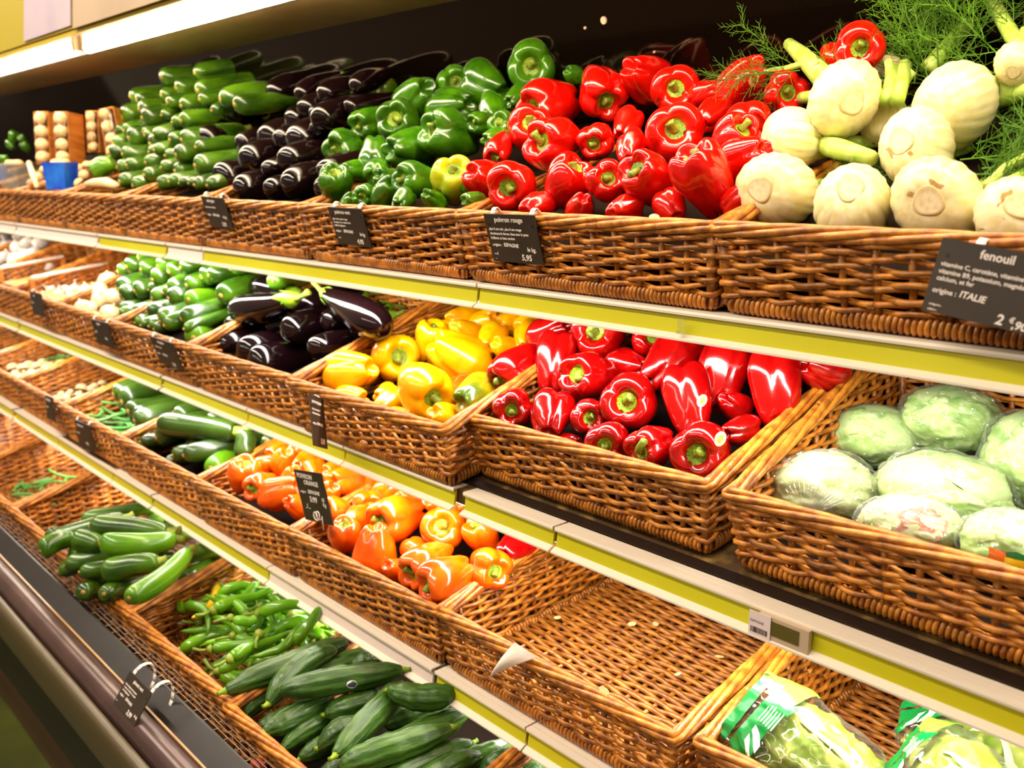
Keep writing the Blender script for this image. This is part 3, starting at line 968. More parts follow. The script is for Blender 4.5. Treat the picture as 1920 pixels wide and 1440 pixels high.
def frond_mesh(seed, L=.17):
    """feathery fennel leaf: a rib that forks into ever finer threads; grows along +z"""
    rnd = random.Random(seed); b = MB()

    def thread(p, d, ln, r):
        q = [p]; dd = d.copy()
        for i in range(3):
            dd = (dd + Vector((rnd.uniform(-.25, .25), rnd.uniform(-.25, .25), rnd.uniform(-.1, .2)))).normalized()
            q.append(q[-1] + dd * ln / 3)
        b.tube(q, [r, r * .8, r * .7, r * .5], 3, caps=False)
        return q

    def branch(p, d, ln, r, lev):
        q = thread(p, d, ln, r)
        if lev == 0: return
        n = (13, 9, 6)[2 - lev]
        for i in range(n):
            t = (i + 1.2) / (n + .6)
            k = min(2, int(t * 3)); base = q[k].lerp(q[k + 1], t * 3 - k)
            ax = (q[k + 1] - q[k]).normalized()
            o = ax.orthogonal().normalized(); o.rotate(Matrix.Rotation(i * 2.4 + rnd.uniform(-.4, .4), 3, ax))
            nd = (ax * .75 + o * rnd.uniform(.6, .9)).normalized()
            branch(base, nd, ln * rnd.uniform(.34, .5) * (1.15 - .5 * t), r * .62, lev - 1)
    branch(Vector((0, 0, 0)), Vector((0, 0, 1)), L, .0016, 2)
    return b.mesh('frond', MT['frond'], True)


FROND = [frond_mesh(i) for i in range(5)]
FROND3 = [frond_mesh(20 + i, .24) for i in range(2)]

# ------------------------------------------------------------------ placing
ORD = ['leftmost', 'second from left', 'third from left', 'fourth from left', 'fifth from left', 'sixth from left', 'seventh from left',
       'eighth from left', 'ninth from left', 'tenth from left', 'eleventh from left', 'twelfth from left', 'thirteenth from left']


def frame_from_z(z, roll=0.0):
    z = z.normalized()
    x = z.cross(Vector((0, 0, 1)))
    if x.length < 1e-3: x = Vector((1, 0, 0))
    x.normalize(); y = z.cross(x)
    m = Matrix((x, y, z)).transposed()
    return m @ Matrix.Rotation(roll, 3, 'Z')


def seg_gap(a0, a1, c0, c1):
    """closest points of two segments"""
    u = a1 - a0; v = c1 - c0; w = a0 - c0
    a = u.dot(u) + 1e-12; b = u.dot(v); c = v.dot(v) + 1e-12; d = u.dot(w); e = v.dot(w)
    D = a * c - b * b
    s = 0.0 if D < 1e-12 else max(0, min(1, (b * e - c * d) / D))
    t = max(0, min(1, (b * s + e) / c))
    s = max(0, min(1, (b * t - d) / a))
    return a0 + u * s, c0 + v * t, s, t


def relax(items, iters=60, lim=0.03):
    """nudge capsules of a pile apart, mostly along the lines of sight into the heap"""
    n = len(items)
    for it in items: it['o'] = it['p'].copy()
    for _ in range(iters):
        moved = False
        for i in range(n):
            A = items[i]
            for j in range(i + 1, n):
                C = items[j]
                rr = A['r'] + C['r']
                a0 = A['p']; c0 = C['p']
                if (a0 - c0).length > rr + A['L'] + C['L']: continue
                p, q, s, t = seg_gap(a0, a0 + A['d'] * A['L'], c0, c0 + C['d'] * C['L'])
                g = q - p; dist = g.length
                if dist >= rr: continue
                moved = True
                nrm = g / dist if dist > 1e-6 else Vector((0, .5, -.5))
                # sight-line direction: deeper one goes deeper
                sight = (p + q).normalized()
                sg = 1 if nrm.dot(sight) >= 0 else -1
                nrm = (nrm * .65 + sight * sg * .5)
                k = (rr - dist) * .5
                A['p'] = A['p'] - nrm * k * .5
                C['p'] = C['p'] + nrm * k * .5
        for it in items:
            dv = it['p'] - it['o']
            if dv.length > lim: it['p'] = it['o'] + dv * (lim / dv.length)
        if not moved: break


def view_basis(P):
    f = P.normalized(); x = f.cross(Vector((0, 0, 1))).normalized(); d = f.cross(x)   # right, down
    return x, d, f


def peppers(rows, pl, m, desc, place, name, cat='bell pepper', grp=None):
    """rows: [(row name, [(u, v, width, stem du, stem dv, flags)])]; stem offset None = stem turned away"""
    items = []
    for rn, row in rows:
        row = sorted(row, key=lambda e: e[0])
        for i, e in enumerate(row):
            u, v, w = e[:3]
            du, dv = (e[3], e[4]) if len(e) > 4 else (None, None)
            opt = e[5] if len(e) > 5 else {}
            P = on_plane(u, v, pl, opt.get('off', 0))
            s = w * depth(P) / FPX
            items.append(dict(p=P, d=Vector((0, 0, 1)), L=0.0, r=s * .47, s=s, w=w, du=du, dv=dv, opt=opt, rn=rn, i=i, n=len(row), u=u))
    relax(items)
    k = 0
    out = []
    for it in items:
        P = it['p']; s = it['w'] * depth(P) / FPX; opt = it['opt']
        x, d, f = view_basis(P)
        rnd = random.Random(int(it['u'] * 7 + it['w']))
        if it['du'] is None:
            a = rnd.uniform(0, 2 * PI); ax = x * math.cos(a) * .8 + d * math.sin(a) * .5 + f * .75
        else:
            ex, ey = it['du'] / (it['w'] * .5), it['dv'] / (it['w'] * .5)
            q = math.hypot(ex, ey)
            if q > .97: ex, ey = ex / q * .97, ey / q * .97; q = .97
            c = math.sqrt(1 - q * q)
            ax = x * ex + d * ey + f * (c if opt.get('away') else -c)
        var = opt.get('var', rnd.choice((0, 1, 4, 5)) if it['du'] is not None and math.hypot(it['du'], it['dv']) < it['w'] * .3 else rnd.randrange(7))
        mm = opt.get('m', m)
        o = link(opt.get('name', name), pepper_mesh(var, mm))
        rot = frame_from_z(ax, rnd.uniform(0, 6.28))
        o.matrix_world = Matrix.Translation(W(P)) @ rot.to_4x4() @ Matrix.Scale(s, 4)
        lab = opt.get('label') or f"{desc}, {ORD[it['i']] if it['n'] > 1 else 'alone'} in {it['rn']}, {place}"
        tag(o, lab, cat, grp)
        c = link('calyx', PEP[var][1], o); c2 = link('stem', PEP[var][2], o)
        if opt.get('longstem'):
            b = MB(); z0 = .335
            b.tube([(0, 0, z0 + .04), (0, 0, z0 + .16), (.05, .0, z0 + .26), (.2, .0, z0 + .36), (.45, 0, z0 + .40)], [.09, .066, .062, .065, .085], 10)
            c2.data = b.mesh('stem', MT['stem'])
        if opt.get('sticker'): decal(o, opt['sticker'], .24, P)
        out.append(o)
    return out


def surface_patch(o, du, dv, P, size, shape, rot=0.0, lift=0.01):
    """vertices hugging the object's surface round the image offset (du, dv) from its centre P; shape = [(x, y)] outline"""
    mw = o.matrix_world; inv = mw.inverted()
    me = o.data
    bv = BVHTree.FromPolygons([v.co for v in me.vertices], [p.vertices for p in me.polygons])
    x, d, f = view_basis(P)
    k = depth(P) / FPX
    base = P + x * du * k + d * dv * k
    res = []
    ca, sa = math.cos(rot), math.sin(rot)
    for (a, c) in shape:
        a2, c2 = a * ca - c * sa, a * sa + c * ca
        q = W(base + x * (a2 * size) + d * (c2 * size))
        org = inv @ (q - f * .5); dr = (inv.to_3x3() @ f).normalized()
        loc, nr, idx, ds = bv.ray_cast(org, dr)
        if loc is None: loc, nr, idx, ds = bv.find_nearest(inv @ q)
        if nr.dot(dr) > 0: nr = -nr
        res.append(loc + nr * (lift))
    return res


def decal(o, off, size, P, m='fruitsticker', ring=True):
    n = 14
    sc = o.matrix_world.to_scale()[0]
    out = [(.5 * math.cos(2 * PI * i / n) * .7, .5 * math.sin(2 * PI * i / n)) for i in range(n)]
    v = surface_patch(o, off[0], off[1], P, size * sc, [(0, 0)] + out, .4)
    if v is None: return
    b = MB(); b.add(v, [(0, 1 + i, 1 + (i + 1) % n) for i in range(n)])
    s = link('sticker', b.mesh('sticker', MT[m], True), o); s['label'] = 'small oval produce sticker'
    inn = [(a * .45, c * .5) for a, c in out]
    v = surface_patch(o, off[0], off[1], P, size * sc, [(0, 0)] + inn, .4, .016)
    if v is None: return
    b = MB(); b.add(v, [(0, 1 + i, 1 + (i + 1) % n) for i in range(n)])
    link('sticker_centre', b.mesh('sticker_centre', MT['scar'], True), s)


def longs(rows, pl, kind, desc, place, name, cat, L0, axis=None, meshes=None, nocap=False, lim=.02, fat=1.12):
    """rows: [(row name, [(u, v, w) or (u, v, w, u2, v2) with options])]; the first point is the blossom end"""
    items = []
    for rn, row in rows:
        row = sorted(row, key=lambda e: e[0])
        for i, e in enumerate(row):
            opt = e[-1] if isinstance(e[-1], dict) else {}
            e = [q for q in e if not isinstance(q, dict)]
            u, v, w = e[:3]
            w *= fat
            rnd = random.Random(int(u * 13 + v))
            r = w * .5
            P = on_plane(u, v, pl, opt.get('off', 0))
            rad = r * depth(P) / FPX
            L = opt.get('L', L0 * rnd.uniform(.92, 1.06))
            if len(e) >= 5:
                if 'flat' in opt:
                    Q = on_plane(e[3], e[4], pl, opt['flat'])
                    L = (Q - P).length; d = (Q - P).normalized()
                else:
                    dr = ray(e[3], e[4]).normalized()
                    bq = dr.dot(P); cq = P.dot(P) - L * L; D = bq * bq - cq
                    t = bq + math.sqrt(D) if D > 0 else bq
                    Q = dr * t
                    if D <= 0: L = (Q - P).length
                    d = (Q - P).normalized()
            else:
                d = (axis + Vector((rnd.uniform(-.10, .10), 0, rnd.uniform(-.05, .05)))).normalized()
            items.append(dict(p=P + d * rad, d=d, L=max(.01, L - 2 * rad), r=rad * .93, rad=rad, Lf=L, opt=opt, rn=rn, i=i, n=len(row), u=u, w=w))
    relax(items, 50, lim)
    out = []
    for it in items:
        opt = it['opt']; rnd = random.Random(int(it['u'] * 5 + it['w'] * 11))
        ms = meshes[opt['kind']] if 'kind' in opt else meshes[kind]
        var = opt.get('var', rnd.randrange(len(ms)))
        M_ = ms[var]
        P = it['p'] - it['d'] * it['rad']
        o = link(opt.get('name', name), M_[0])
        rot = frame_from_z(it['d'], opt.get('roll', rnd.uniform(0, 6.28)))
        base_r = {'zucchini': .0225, 'eggplant': .039, 'cucumber': .0225}[name]
        base_L = {'zucchini': .20, 'eggplant': .20, 'cucumber': .34}[name]
        sr = it['rad'] / base_r; sl = it['Lf'] / base_L
        if opt.get('flip'):
            P = P + it['d'] * it['Lf']
            rot = frame_from_z(-it['d'], rnd.uniform(0, 6.28))
        o.matrix_world = Matrix.Translation(W(P)) @ rot.to_4x4() @ Matrix.Diagonal((sr, sr, sl, 1))
        lab = opt.get('label') or f"{desc}, {ORD[it['i']] if it['n'] > 1 else 'alone'} in {it['rn']}, {place}"
        tag(o, lab, cat)
        for me in M_[1:]:
            link(me.name.split('.')[0], me, o)
        it['o_'] = o; it['P_'] = P
        out.append(o)
    return out

# ------------------------------------------------------------------ bell peppers
T1 = math.radians(6); AX1 = Vector((0.02, math.cos(T1 * 1.5), math.sin(T1 * 1.5)))
PL_RED = (1.06, -.022, 30)
peppers([
    ('low row behind the rim', [(1012, 384, 62, None, None, {'off': -.01}), (1092, 386, 60, None, None, {'off': -.012}), (1178, 386, 62, None, None, {'off': -.012}), (1268, 384, 66, None, None, {'off': -.012}), (1372, 372, 66, None, None, {'off': -.015})]),
    ('front row', [(907, 337, 84), (963, 347, 98, -11, 6, {'var': 0}), (1053, 350, 92, 20, -34), (1133, 348, 82, 6, -12, {'var': 1}), (1217, 350, 100, -30, -22, {'var': 3}), (1328, 353, 112, -24, -46, {'var': 3})]),
    ('second row', [(940, 275, 56, -8, 16), (990, 247, 90, 0, -20), (1053, 275, 108, -38, -10, {'var': 3, 'sticker': (32, 16)}), (1123, 262, 72, -8, 8), (1190, 280, 66), (1266, 254, 118, -6, -16, {'var': 0}), (1373, 266, 92, 18, -26), (1400, 292, 88)]),
    ('third row', [(1033, 198, 104, -36, 6, {'var': 2}), (1130, 168, 98, 14, 24, {'var': 1}), (1172, 238, 60), (1266, 170, 98, -2, -6, {'var': 0}), (1332, 218, 66), (1401, 228, 88, 8, 6)]),
    ('back row', [(1204, 147, 92), (1335, 172, 56), (1383, 162, 104, None, None, {'sticker': (20, -10)}), (1470, 176, 88, 10, 0), (1572, 112, 60, None, None, {'off': .02}), (1612, 86, 98, 0, 2, {'off': .05, 'var': 0})]),
], PL_RED, 'red', 'shiny red bell pepper', 'top-shelf heap', 'red_bell_pepper')
PL_GRN = (1.06, -.020, 31)
peppers([
    ('low row behind the rim', [(668, 374, 40), (755, 376, 44), (812, 376, 46), (886, 376, 40)]),
    ('front row', [(630, 347, 68, -2, -26, {'var': 4}), (683, 366, 46, -12, 4), (726, 362, 62), (724, 342, 56), (783, 340, 74, -30, -4, {'var': 2}),
                   (850, 342, 86, -2, -26, {'m': 'lime', 'var': 4, 'label': 'yellowish lime bell pepper at the right end of the green peppers, top shelf'})]),
    ('second row', [(650, 280, 76, -22, 4), (666, 320, 48), (703, 293, 66, 0, 26), (708, 320, 52, -4, 14), (770, 277, 84), (850, 253, 98, -40, -12, {'var': 1}), (882, 345, 40), (903, 228, 46, -16, 2)]),
    ('third row', [(697, 230, 64, -22, 6), (757, 230, 88, -14, -8, {'var': 3}), (850, 205, 86), (787, 186, 90), (932, 262, 52), (945, 240, 56, -10, -10), (927, 208, 60)]),
    ('back row', [(718, 172, 72, -20, -4, {'m': 'olive', 'label': 'olive brown and green bell pepper at the back left of the green heap'}), (847, 157, 68, 2, -2, {'var': 4}), (914, 162, 90), (1001, 120, 100, -6, 2, {'var': 0, 'off': .012}), (967, 186, 54), (1075, 140, 40)]),
], PL_GRN, 'green', 'shiny green bell pepper', 'top-shelf heap', 'green_bell_pepper')
PL_CRI = (1.06, -.375, 30)
peppers([
    ('front row', [(1141, 828, 88, -6, 12, {'var': 4}), (1060, 832, 56, None, None, {'off': -.03}), (1226, 838, 88, -26, 10, {'var': 1, 'longstem': 1}), (1326, 840, 118, -16, 10, {'var': 0, 'sticker': (26, -20)}), (1384, 812, 66, None, None, {'off': -.01})]),
    ('second row', [(964, 766, 80, -6, 4, {'var': 6}), (1035, 785, 88, 4, -30, {'var': 1, 'away': 1}), (1107, 778, 72, 4, 4, {'var': 0}), (1180, 753, 114, -10, 0, {'var': 0}), (1299, 748, 102, -8, -46, {'var': 6, 'away': 1, 'sticker': (24, -4)}), (1375, 760, 60, None, None, {'off': -.02})]),
    ('third row', [(972, 690, 92, -33, 26, {'var': 5}), (1041, 682, 78, 6, -36, {'var': 7, 'away': 1}), (1122, 703, 98, -28, -4, {'var': 3}), (1176, 682, 70, None, None, {'off': -.01}), (1261, 668, 88, 26, -30, {'var': 7, 'away': 1}), (1357, 703, 102, 10, -50, {'var': 6, 'away': 1}), (1453, 728, 108, -6, -54, {'var': 6, 'away': 1})]),
    ('back row', [(1037, 627, 80), (1126, 630, 106, -14, -8, {'var': 0}), (1215, 638, 88, 9, -2, {'var': 1}), (1411, 668, 76), (1300, 640, 70), (1540, 690, 86)]),
], PL_CRI, 'crimson', 'glossy red bell pepper', 'second-shelf basket', 'red_bell_pepper')
PL_YEL = (1.03, -.405, 20)
peppers([
    ('front row', [(660, 737, 66, None, None, {'off': -.02}), (727, 760, 60, None, None, {'off': -.03}), (757, 776, 56, None, None, {'off': -.02}), (790, 738, 110, 27, 24, {'var': 0}), (830, 782, 66, None, None, {'off': -.015}), (893, 742, 82, None, None, {'m': 'yellowgreen', 'label': 'half green half yellow bell pepper in the right corner of the yellow basket'})]),
    ('second row', [(673, 704, 88, None, None, {'var': 4}), (730, 674, 96, 14, 0, {'var': 0}), (723, 740, 44, None, None, {'off': -.03}), (850, 735, 62, None, None, {'m': 'orange', 'off': -.03}), (862, 667, 104, 40, 30, {'var': 4, 'away': 1})]),
    ('third row', [(806, 642, 72, 10, -32, {'var': 4}), (883, 617, 56), (920, 637, 60), (947, 652, 50), (840, 622, 44), (987, 632, 52)]),
    ('back row', [(868, 600, 60), (907, 605, 56), (933, 590, 54), (960, 603, 56), (1000, 606, 60), (1030, 596, 60)]),
], PL_YEL, 'yellow', 'bright yellow bell pepper', 'second-shelf basket', 'yellow_bell_pepper')
PL_ORA = (0.98, -.690, 16)
peppers([
    ('front row', [(739, 1066, 50, None, None, {'off': -.02}), (803, 1056, 88, -32, 16, {'var': 3}), (842, 1083, 90, -38, 14, {'var': 2, 'off': .012}), (916, 1062, 84, 16, 8, {'var': 1})]),
    ('second row', [(650, 1002, 68, 0, -28), (707, 1028, 90, -2, 40, {'away': 1}), (668, 975, 56), (835, 990, 90, -8, -4, {'var': 0, 'longstem': 0}), (905, 1005, 70, -14, -22), (790, 1030, 56, None, None, {'off': -.02}),
                    (966, 1030, 74, None, None, {'m': 'crimson', 'name': 'red_bell_pepper', 'label': 'single dark red bell pepper at the right side of the orange peppers'})]),
    ('third row', [(636, 959, 58, -20, -4), (689, 946, 62, 8, 4, {'var': 4}), (746, 973, 96, -34, 8, {'var': 3, 'off': .014}), (728, 922, 60, None, None, {}), (767, 935, 56), (820, 945, 50), (860, 965, 50)]),
    ('back row', [(661, 906, 82), (620, 925, 56), (597, 884, 46), (622, 882, 46), (700, 900, 50)]),
], PL_ORA, 'orange', 'orange bell pepper', 'beside the empty basket', 'orange_bell_pepper')
peppers([
    ('front row', [(463, 890, 64, 0, -24), (491, 910, 58, -18, 6), (530, 922, 68, None, None, {'var': 6}), (560, 948, 50)]),
    ('middle row', [(502, 872, 44), (548, 896, 50), (600, 940, 50, None, None, {'off': -.01}), (585, 910, 46)]),
    ('back row', [(534, 864, 58), (569, 864, 48), (520, 846, 44), (560, 845, 40)]),
], (0.97, -.690, 18), 'orange', 'orange bell pepper', 'behind the handwritten card', 'orange_bell_pepper')

# ------------------------------------------------------------------ zucchini
ZM = ZUC
PL_ZT = (1.035, -.045, 52)
longs([
    ('front row', [(223, 338, 28), (248, 341, 32), (268, 327, 30), (296, 338, 28), (317, 341, 28), (338, 344, 22), (351, 337, 22), (364, 346, 28), (388, 348, 28)]),
    ('second row', [(218, 310, 28), (238, 312, 28), (275, 304, 30), (305, 314, 26), (322, 308, 34), (366, 318, 40)]),
    ('third row', [(205, 286, 30), (228, 284, 32), (277, 280, 24), (290, 291, 26), (308, 288, 26), (330, 299, 34)]),
    ('fourth row', [(212, 266, 26), (243, 262, 38), (273, 256, 22), (282, 265, 40), (319, 268, 32), (340, 262, 36), (367, 276, 28)]),
    ('fifth row', [(216, 246, 24), (232, 247, 28), (266, 243, 20), (268, 230, 38), (323, 230, 26), (340, 232, 34), (287, 262, 30)]),
    ('sixth row', [(228, 218, 38), (261, 208, 36), (302, 209, 26), (314, 199, 28), (340, 197, 34)]),
    ('seventh row', [(244, 181, 28), (256, 188, 30), (302, 178, 28), (398, 204, 24), (372, 184, 28)]),
    ('top row', [(302, 144, 36), (330, 165, 34), (365, 136, 30), (372, 174, 38), (412, 190, 38), (440, 196, 36)]),
], PL_ZT, 'zuc', 'zucchini end', 'top-shelf stack', 'zucchini', 'zucchini', .20, axis=Vector((.02, .985, .16)), meshes=ZM)
longs([('stack', [(174, 325, 34, 215, 305, {'flat': 0.0, 'label': 'loose zucchini lying left of the stacked zucchini on the top shelf'})])],
      (1.03, -.03, 30), 'zuclight', '', '', 'zucchini', 'zucchini', .2, meshes=ZM)
PL_Z2 = (.985, -.385, 48)
longs([
    ('front row', [(253, 600, 26), (263, 604, 20), (277, 603, 26), (290, 613, 26), (320, 616, 30), (345, 623, 22), (360, 624, 44, 415, 590, {'kind': 'zuclight'})]),
    ('second row', [(223, 588, 22), (242, 590, 26), (293, 588, 24), (308, 593, 38), (342, 598, 36), (270, 578, 28)]),
    ('third row', [(222, 574, 28), (285, 558, 30), (300, 565, 26), (320, 570, 36), (350, 574, 38, 440, 562, {'kind': 'zuclight'})]),
    ('fourth row', [(228, 558, 36), (254, 548, 36), (287, 532, 34), (305, 545, 26), (316, 545, 36), (352, 541, 34), (402, 552, 42, 500, 510)]),
    ('fifth row', [(218, 538, 36), (276, 536, 24), (322, 522, 40), (376, 523, 38), (395, 527, 34)]),
    ('top row', [(222, 508, 30), (238, 503, 34), (257, 486, 34), (264, 506, 34), (300, 504, 36), (340, 510, 32), (430, 505, 34), (513, 527, 36, 575, 520, {'kind': 'zuclight', 'label': 'bright green zucchini lying by itself behind the second-shelf eggplants'})]),
], PL_Z2, 'zuc', 'dark zucchini end', 'second-shelf stack', 'zucchini', 'zucchini', .20, axis=Vector((.03, .975, .2)), meshes=ZM)
PL_Z3 = (.955, -.715, 22)
longs([
    ('front row', [(306, 856, 26), (324, 856, 32), (348, 862, 36), (391, 864, 40, 445, 836, {'kind': 'zuclight'}), (458, 857, 36, 463, 806, {'flat': .05, 'label': 'zucchini standing up at the right end of the third-shelf zucchini'})]),
    ('second row', [(250, 828, 30), (262, 825, 24), (295, 834, 42), (363, 830, 40, 425, 835), (500, 826, 34, 550, 850)]),
    ('third row', [(254, 798, 38), (268, 818, 36, 310, 795), (303, 803, 42, 446, 818, {'flat': .005, 'off': .03, 'label': 'long dull zucchini lying crosswise on the third-shelf zucchini'}), (335, 795, 40, 440, 760)]),
    ('top row', [(215, 744, 38), (226, 750, 44, 330, 722), (240, 772, 42, 350, 738), (258, 790, 40, 380, 752), (390, 790, 36), (418, 798, 34), (440, 806, 34)]),
], PL_Z3, 'zucdark', 'dark zucchini', 'third-shelf basket', 'zucchini', 'zucchini', .215, axis=Vector((.10, .97, .12)), meshes=ZM)
PL_Z4 = (.65, -.875, 8)
longs([
    ('front row', [(163, 1100, 36, 205, 1090), (195, 1112, 36, 275, 1092), (242, 1122, 40, 352, 1036, {'flat': .02, 'off': .035, 'kind': 'zuclight', 'var': 1, 'label': 'bright curved zucchini lying across the right of the bottom zucchini basket'})]),
    ('second row', [(108, 1062, 30), (121, 1065, 36), (150, 1078, 30), (170, 1072, 34, 260, 1058), (192, 1075, 42, 298, 1056, {'flat': .02, 'off': .02}), (345, 1080, 38, 420, 1042, {'off': -.07})]),
    ('third row', [(86, 1042, 36, 150, 1015, {'flat': .02, 'off': .02}), (126, 1047, 34), (158, 1051, 32), (188, 1030, 42, 330, 1022, {'flat': .01, 'off': .05, 'kind': 'zuclight', 'label': 'bright green zucchini lying straight across the bottom zucchini basket'}), (144, 1015, 38, 195, 1026, {'flat': .03, 'off': .045}), (330, 1050, 30, {'off': -.06}), (372, 1036, 38, {'kind': 'zuclight', 'off': -.07})]),
    ('back row', [(95, 998, 28, 110, 1010, {'flat': -.0, 'off': .01}), (98, 1016, 40, 234, 974, {'flat': .035, 'off': .02}), (166, 996, 42, 312, 1008, {'flat': .02, 'off': .06, 'label': 'dark curved zucchini topmost of the bottom zucchini heap'}), (152, 975, 26, {'off': -.03}), (268, 955, 40, {'off': -.07}), (276, 980, 32, {'off': -.07}), (306, 985, 30, {'off': -.07}), (330, 1002, 28, {'off': -.07})]),
], PL_Z4, 'zuc', 'loose zucchini', 'bottom basket', 'zucchini', 'zucchini', .20, axis=Vector((.25, .96, .03)), meshes=ZM)

# ------------------------------------------------------------------ eggplants
EM = {'egg': EGG}
PL_E1 = (1.045, -.035, 42)
longs([
    ('front row', [(405, 330, 62), (440, 350, 54), (497, 356, 46), (530, 350, 58), (588, 352, 50)]),
    ('second row', [(452, 304, 58), (492, 312, 36), (520, 300, 54), (382, 262, 60, 440, 280), (600, 330, 44)]),
    ('third row', [(448, 268, 42), (482, 250, 54), (515, 262, 42), (545, 262, 58), (385, 222, 52, 470, 232)]),
    ('fourth row', [(424, 204, 44, 500, 215), (527, 218, 52), (558, 208, 40), (584, 216, 40), (594, 236, 54, 680, 190), (575, 235, 40)]),
    ('top row', [(503, 178, 48, 612, 138), (560, 190, 40, 655, 150), (661, 176, 40, 740, 150), (600, 190, 44), (640, 200, 40)]),
], PL_E1, 'egg', 'dark glossy eggplant', 'top-shelf heap', 'eggplant', 'eggplant', .20, axis=Vector((.03, .97, .2)), meshes=EM)
PL_E2 = (1.00, -.405, 33)
longs([
    ('front row', [(447, 664, 54), (465, 672, 70), (578, 655, 50)]),
    ('second row', [(398, 642, 46), (424, 622, 58), (482, 606, 56), (528, 630, 58), (604, 606, 50)]),
    ('back row', [(443, 588, 56, 550, 570, {'flat': .04}), (560, 578, 58), (722, 618, 66, 612, 552, {'flat': .055, 'off': .045, 'label': 'large eggplant lying diagonally with its green cap up and left, second shelf'}), (478, 545, 46, 560, 560, {'flat': .0}), (655, 620, 46, 738, 590, {'flat': -.02, 'label': 'eggplant by the right basket side showing its green cap, second shelf'})]),
], PL_E2, 'egg', 'shiny eggplant', 'second-shelf basket', 'eggplant', 'eggplant', .20, axis=Vector((.05, .98, .10)), meshes=EM)

# ------------------------------------------------------------------ cucumbers
PL_C = (.74, -.905, 4)
CM = {'cuc': CUC}
CU = longs([
    ('top layer', [(422, 1298, 54, 655, 1205, {'off': .02, 'flat': .03, 'flip': 1}), (502, 1326, 50, 628, 1222, {'off': .01, 'flat': .03, 'flip': 1}), (528, 1308, 54, 760, 1268, {'off': .035, 'flat': .035}), (641, 1415, 56, 770, 1280, {'off': .02, 'flat': .03, 'flip': 1}), (722, 1298, 52, 850, 1305, {'off': .05, 'flat': .04, 'flip': 1})]),
    ('middle layer', [(560, 1275, 46, 705, 1222, {'off': .015, 'flat': .02}), (494, 1374, 50, 625, 1305, {'flip': 1, 'flat': .0}), (604, 1335, 50, 715, 1300, {'flip': 1, 'flat': .01}), (652, 1258, 42, 728, 1236, {'flat': .01}), (598, 1404, 52, 700, 1370, {'flip': 1, 'flat': 0}), (655, 1425, 56, 866, 1328, {'off': .0, 'flat': .015, 'flip': 1}), (640, 1446, 60, 850, 1372, {'off': .01, 'flat': .02})]),
    ('lower layer', [(700, 1475, 52, 885, 1388, {'off': -.005, 'flat': .0}), (760, 1490, 50, 900, 1410, {'off': -.01, 'flat': -.01}), (590, 1450, 50, 740, 1385, {'off': -.02, 'flat': -.02, 'flip': 1}), (456, 1342, 40, 520, 1310, {'off': -.03, 'flat': -.03}), (480, 1372, 34, 560, 1330, {'off': -.04, 'flat': -.04, 'flip': 1}), (526, 1402, 44, 660, 1335, {'off': -.02, 'flat': -.02, 'flip': 1}), (560, 1425, 44, 660, 1370, {'off': -.03, 'flat': -.03, 'flip': 1}), (720, 1360, 46, 850, 1310, {'off': -.03, 'flat': -.02}), (740, 1450, 50, 860, 1395, {'off': -.02, 'flat': -.02})]),
], PL_C, 'cuc', 'long green cucumber', 'full cucumber basket', 'cucumber', 'cucumber', .34, meshes=CM, lim=.012, fat=.95)
longs([
    ('heap', [(838, 1450, 50, 962, 1396, {'flat': 0.0, 'label': 'bright cucumber leftmost in the bottom basket under the empty one'}), (900, 1455, 46, 988, 1420, {'flat': 0.0, 'label': 'second cucumber from left in the bottom basket under the empty one'}), (960, 1462, 46, 1030, 1424, {'flat': 0.0, 'label': 'cucumber half hidden by the lower rail at the bottom edge'})]),
], (.76, -.925, 6), 'cuc', '', '', 'cucumber', 'cucumber', .34, meshes=CM, fat=.98)
for q, (i, du, dv) in enumerate(((2, 16, 9), (10, 14, -20))):
    o = CU[i]; c = W(Vector((0, 0, 0)))
    ctr = o.matrix_world @ Vector((0, 0, .17))
    P = ctr - Vector((0, 0, EYE))
    v = surface_patch(o, du, dv, P, 1.0, [(.009 * math.cos(2 * PI * t / 14), .0065 * math.sin(2 * PI * t / 14)) for t in range(14)], 0, .0006)
    if v:
        b = MB(); b.add(v, [tuple(range(14))]); s = link('sticker', b.mesh('sticker', MT['paperlabel'], False), o); s['label'] = 'small white oval sticker'
    v = surface_patch(o, du, dv, P, 1.0, [(-.006, -.001), (.006, -.001), (.0055, .002), (-.0055, .002)], 0, .0011)
    if v:
        b = MB(); b.add(v, [(0, 1, 2, 3)]); link('sticker_band', b.mesh('sticker_band', MT['stickblue'], False), o)

# ------------------------------------------------------------------ fennel
PL_F = (1.075, -.030, 34)
FB = {}


def fennel(key, u, v, w, rdu, rdv, label, var, off=0.0, roll=0.0, stalks=(0, 1, 2)):
    P = on_plane(u, v, PL_F, off)
    s = w * depth(P) / FPX
    x, d, f = view_basis(P)
    ex, ey = rdu / (w * .42), rdv / (w * .42)
    q = math.hypot(ex, ey)
    if q > .98: ex, ey = ex / q * .98, ey / q * .98; q = .98
    ax = -(x * ex + d * ey - f * math.sqrt(1 - q * q))
    o = link('fennel_bulb', FEN[var][0])
    o.matrix_world = Matrix.Translation(W(P)) @ frame_from_z(ax, roll).to_4x4() @ Matrix.Scale(s, 4)
    tag(o, label, 'fennel')
    link('root_disc', FEN[var][1], o)
    if var in (2, 3): link('bruise', FEN[var][2], o)
    for j in stalks: link('stalk', FEN[var][3][j][0], o)
    FB[key] = (o, P, s)
    return o


